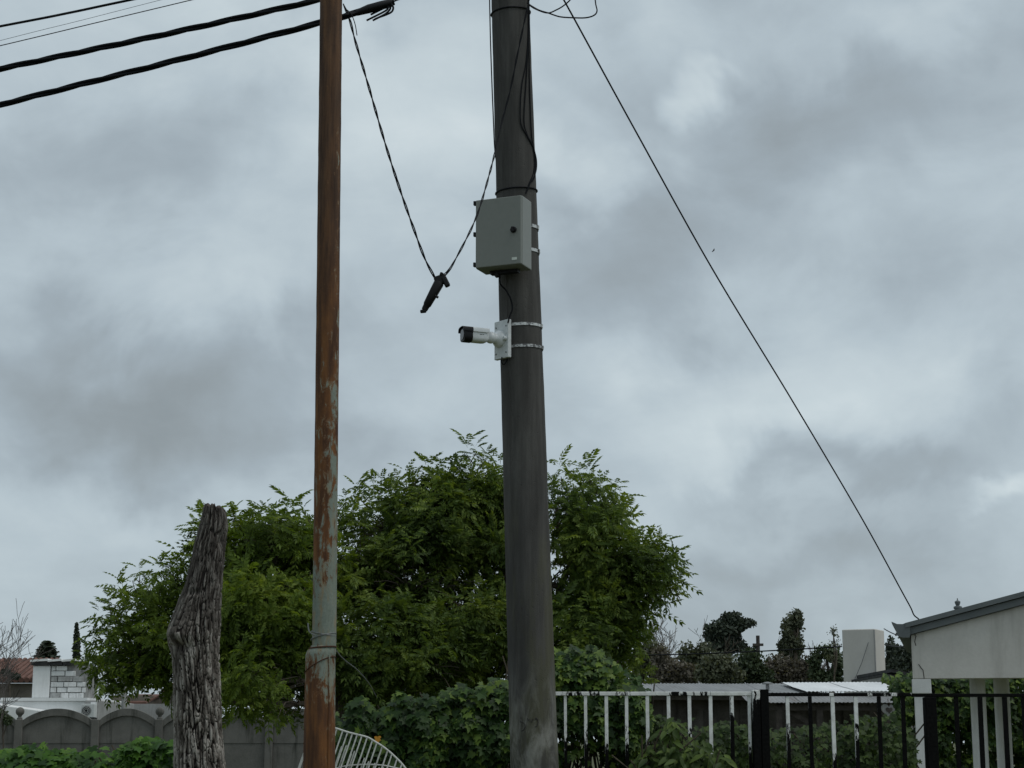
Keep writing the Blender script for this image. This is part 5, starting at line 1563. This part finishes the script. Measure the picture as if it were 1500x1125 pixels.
def far_tree(name, label, Y, blobs, mat, trunk_px, leaf, n, seed, group='distant trees', updir=.3, twigs=0, thr=-.1, cat='tree'):
    rg = np.random.default_rng(seed)
    c0 = at(trunk_px[0], 1085, Y)
    root = thing(name, (c0.x, Y, 0), label, cat, group)
    tot = sum(b[2] * b[3] for b in blobs)
    n = int(n * 1.6); leaf = leaf * .5
    P = []
    for (cx, cy, rx, ry) in blobs:
        c = at(cx, cy, Y); k = mpp(c)
        m = int(n * rx * ry / tot)
        u = rg.normal(size=(m, 3)); u /= np.linalg.norm(u, axis=1)[:, None]
        q = np.array(c) + u * (rg.random(m) ** .5 * rg.uniform(.72, 1.32, m))[:, None] * np.array([rx * k, min(rx, ry) * k, ry * k])
        for p in q:
            if mnoise.noise(Vector(p) * (1.0 / (leaf * 5))) > thr - rg.uniform(0, .2) and p[2] > .1: P.append(p)
    P = np.array(P); m = len(P)
    M = np.zeros((m, 3, 3))
    for i in range(m):
        d = rg.normal(size=3) + np.array([0, 0, updir]); M[i] = basis(d, rg.uniform(0, 6)) * leaf * rg.uniform(.6, 1.4)
    V, T = scatter(QL, np.zeros(m, int), M, P)
    link('crown', mesh_np('crown', V, T), mat, root)['kind'] = 'stuff'
    tr = MB(); tp = at(trunk_px[0], trunk_px[1], Y)
    limb(tr, (c0.x, Y, 0), tp, trunk_px[2], trunk_px[2] * .35, seed, .03, 8, 8, 0)
    for i, (cx, cy, rx, ry) in enumerate(blobs):
        c = at(cx, cy, Y); b = Vector((c0.x, Y, 0)).lerp(tp, .55 + .35 * rg.random()); limb(tr, b, c, trunk_px[2] * .4, .02, seed + i, .08, 6, 5, .05)
    tr.build('trunk', MAT['twigs'], root)
    return root

def bare_tree(name, label, base, tips, Y, r, seed, mat, group='bare distant trees', depth=4, spread=.55, first=None):
    """leafless tree: recursive forks into thin twigs"""
    rnd = random.Random(seed)
    root = thing(name, base, label, 'tree', group)
    tr, tw = MB(), MB()
    def grow(p, d, L, r_, lv):
        n = 4; pts, rr = [p], [r_]
        for i in range(n):
            d = (d + Vector((rnd.gauss(0, .12), rnd.gauss(0, .12), rnd.gauss(.03, .1)))).normalized()
            p = p + d * (L / n); pts.append(p); rr.append(max(Y * .00013, r_ * (1 - .45 * (i + 1) / n)))
        (tr if lv >= depth - 1 else tw).tube(pts, rr, 6 if lv >= depth - 1 else 4)
        if lv == 0: return
        for k in range(rnd.choice((2, 3, 3, 4))):
            q = pts[rnd.choice((2, 3, 4, 4))]
            nd = (d + Vector((rnd.gauss(0, spread), rnd.gauss(0, spread), rnd.gauss(.1, spread * .6)))).normalized()
            grow(q, nd, L * rnd.uniform(.6, .85), rr[-1] * rnd.uniform(.6, .8), lv - 1)
    for t in tips:
        a = Vector(base); d = (at(t[0], t[1], Y) - a); grow(a, d.normalized(), d.length * .52, r, depth)
    tr.build('trunk', mat, root); tw.build('twigs', mat, root)['kind'] = 'stuff'

far_tree('pine_tree', 'dark broad crowned pine rising above the distant shrubs', 95, [(1071, 906, 15, 10), (1060, 924, 27, 14), (1092, 915, 16, 9), (1045, 930, 14, 10), (1075, 942, 24, 12), (1095, 950, 12, 10), (1052, 950, 20, 14)], MAT['far_dark'], (1068, 925, .3), .42, 5200, 51, thr=-.22)
far_tree('poplar_tree', 'tall narrow rounded poplar right of the dark pine', 100, [(1168, 908, 8, 15), (1160, 922, 15, 20), (1163, 948, 13, 26), (1148, 948, 9, 14), (1160, 975, 12, 20)], MAT['far_olive'], (1161, 915, .25), .4, 4600, 52, thr=-.35)
far_tree('small_tree', 'thin airy tree left of the tall pale block', 60, [(1221, 930, 8, 14), (1224, 950, 11, 14), (1216, 958, 9, 10)], MAT['far_olive'], (1221, 920, .05), .13, 520, 53, thr=.05)
far_tree('dark_tree', 'dark green bushy tree just left of the tall pale block', 64, [(1208, 962, 20, 16), (1222, 972, 18, 20), (1196, 970, 12, 12), (1212, 990, 26, 16)], MAT['far_green'], (1212, 960, .12), .26, 3600, 54)
far_tree('dark_tree', 'dark spiky shrub tree between the tall block and porch gutter', 50, [(1306, 955, 8, 20), (1318, 950, 8, 22), (1330, 958, 10, 20), (1340, 965, 12, 20), (1315, 975, 22, 18)], MAT['far_dark'], (1318, 950, .12), .2, 4200, 55, updir=1.2)
far_tree('shrub', 'reddish brown shrub left of the distant green bushes', 72, [(985, 985, 28, 18), (1012, 988, 18, 14), (968, 968, 14, 22)], MAT['far_brown'], (990, 975, .1), .3, 2600, 56, group='distant shrubs', cat='shrub', thr=-.4)
far_tree('shrub', 'green bush below the dark pine', 70, [(1052, 978, 26, 22), (1038, 988, 20, 14), (1070, 990, 20, 14)], MAT['far_olive'], (1052, 970, .1), .3, 3000, 57, group='distant shrubs', cat='shrub', thr=-.4)
far_tree('shrub', 'dark green bush midway between pine and poplar', 74, [(1098, 975, 22, 22), (1085, 988, 20, 14), (1115, 990, 18, 14)], MAT['far_green'], (1100, 970, .1), .3, 3000, 58, group='distant shrubs', cat='shrub', thr=-.4)
far_tree('shrub', 'brown weedy shrub at the foot of the poplar', 76, [(1140, 980, 24, 20), (1165, 985, 22, 18), (1185, 982, 18, 18), (1125, 990, 16, 14)], MAT['far_brown'], (1150, 972, .1), .3, 3400, 59, group='distant shrubs', cat='shrub', thr=-.4)
far_tree('shrub', 'brownish tree edge just right of the big leafy tree', 78, [(955, 965, 16, 32), (938, 975, 18, 36), (1010, 965, 18, 22), (1030, 960, 14, 20), (975, 985, 22, 20)], MAT['far_olive'], (955, 940, .14), .34, 2600, 60, group='distant shrubs', cat='shrub', thr=-.4)
for i, (px, tips, lab) in enumerate(((1000, [(985, 986), (1000, 980), (1015, 986)], 'bare branching tree beside the big leafy tree'),
                                (975, [(962, 992), (975, 986), (985, 992)], 'smaller bare tree partly behind the big leafy tree'),
                                (1128, [(1122, 1018), (1132, 1012)], 'thin bare saplings left of the poplar'),
                                (1186, [(1184, 1020), (1190, 1016)], 'thin bare saplings right of the poplar'))):
    b = at(px, 1085, 82); b.z = 1.2 if i < 2 else 2.4
    b = Vector((b.x, 82, .0))
    bare_tree('bare_tree', lab, b, tips, 82, .16 if i < 2 else .09, 70 + i, MAT['bare_twigs'] if i > 1 else MAT['twigs'], depth=5, spread=.55 if i < 2 else .28)
# left: bare tree at the frame edge, araucaria, cypress, bush
b = at(-32, 1085, 30); b = Vector((b.x, 30, 0))
bare_tree('bare_tree', 'leafless tree with fine grey twigs at the left edge', b, [(-45, 985), (-28, 975), (-16, 985), (-6, 1000), (-34, 968)], 30, .085, 90, MAT['bare_twigs'], depth=5, spread=.5, group=None)

def araucaria():
    Y = 130; c = at(62, 1085, Y); rg = np.random.default_rng(4)
    root = thing('araucaria_tree', (c.x, Y, 0), 'dark dome shaped conifer behind the white chimney at far left', 'tree', 'distant trees')
    tr = MB(); top = at(62, 942, Y); tr.tube([(c.x, Y, 0), (c.x, Y, top.z)], [.5, .08], 8); tr.build('trunk', MAT['twigs'], root)
    P = []
    k = mpp(top)
    for lv in range(11):
        t = lv / 10; y = 944 + 42 * t; hw = (4 + 19 * t ** .8) * k
        zc = at(62, y, Y).z
        nb = 6 + int(8 * t)
        for b in range(nb):
            a = 6.28 * b / nb + lv
            for s in np.linspace(.1, 1, 16):
                L = hw * s * rg.uniform(.92, 1.05)
                for _ in range(3): P.append((c.x + L * math.cos(a) + rg.normal() * .12, Y + L * math.sin(a) + rg.normal() * .12, zc - .5 * (s ** 2) * .8 + .45 * s ** 4 + rg.normal() * .12))
    P = np.array(P); M = np.stack([basis(rg.normal(size=3), 0) * .42 for _ in P])
    V, T = scatter(QL, np.zeros(len(P), int), M, P); link('crown', mesh_np('crown', V, T), MAT['far_dark'], root)['kind'] = 'stuff'
araucaria()
far_tree('cypress_tree', 'slim dark pointed cypress left of the leafy trees', 85, [(112, 921, 1.6, 9), (112, 935, 3.2, 14), (112, 952, 4.4, 20), (112, 975, 5.2, 22)], MAT['far_dark'], (112, 930, .12), .3, 2600, 61, updir=2.5, thr=-.5)
far_tree('shrub', 'dark bush against the tiled house at far left', 66, [(10, 985, 9, 6), (22, 990, 8, 5)], MAT['far_dark'], (12, 985, .06), .22, 420, 62, group='distant shrubs', cat='shrub', thr=-.4)
far_tree('shrub', 'small dark shrub beside the leftmost ball finial of the yard wall', 39.2, [(4, 1048, 8, 9), (12, 1056, 7, 7)], MAT['far_green'], (6, 1046, .03), .11, 420, 63, group='distant shrubs', cat='shrub', thr=-.4)
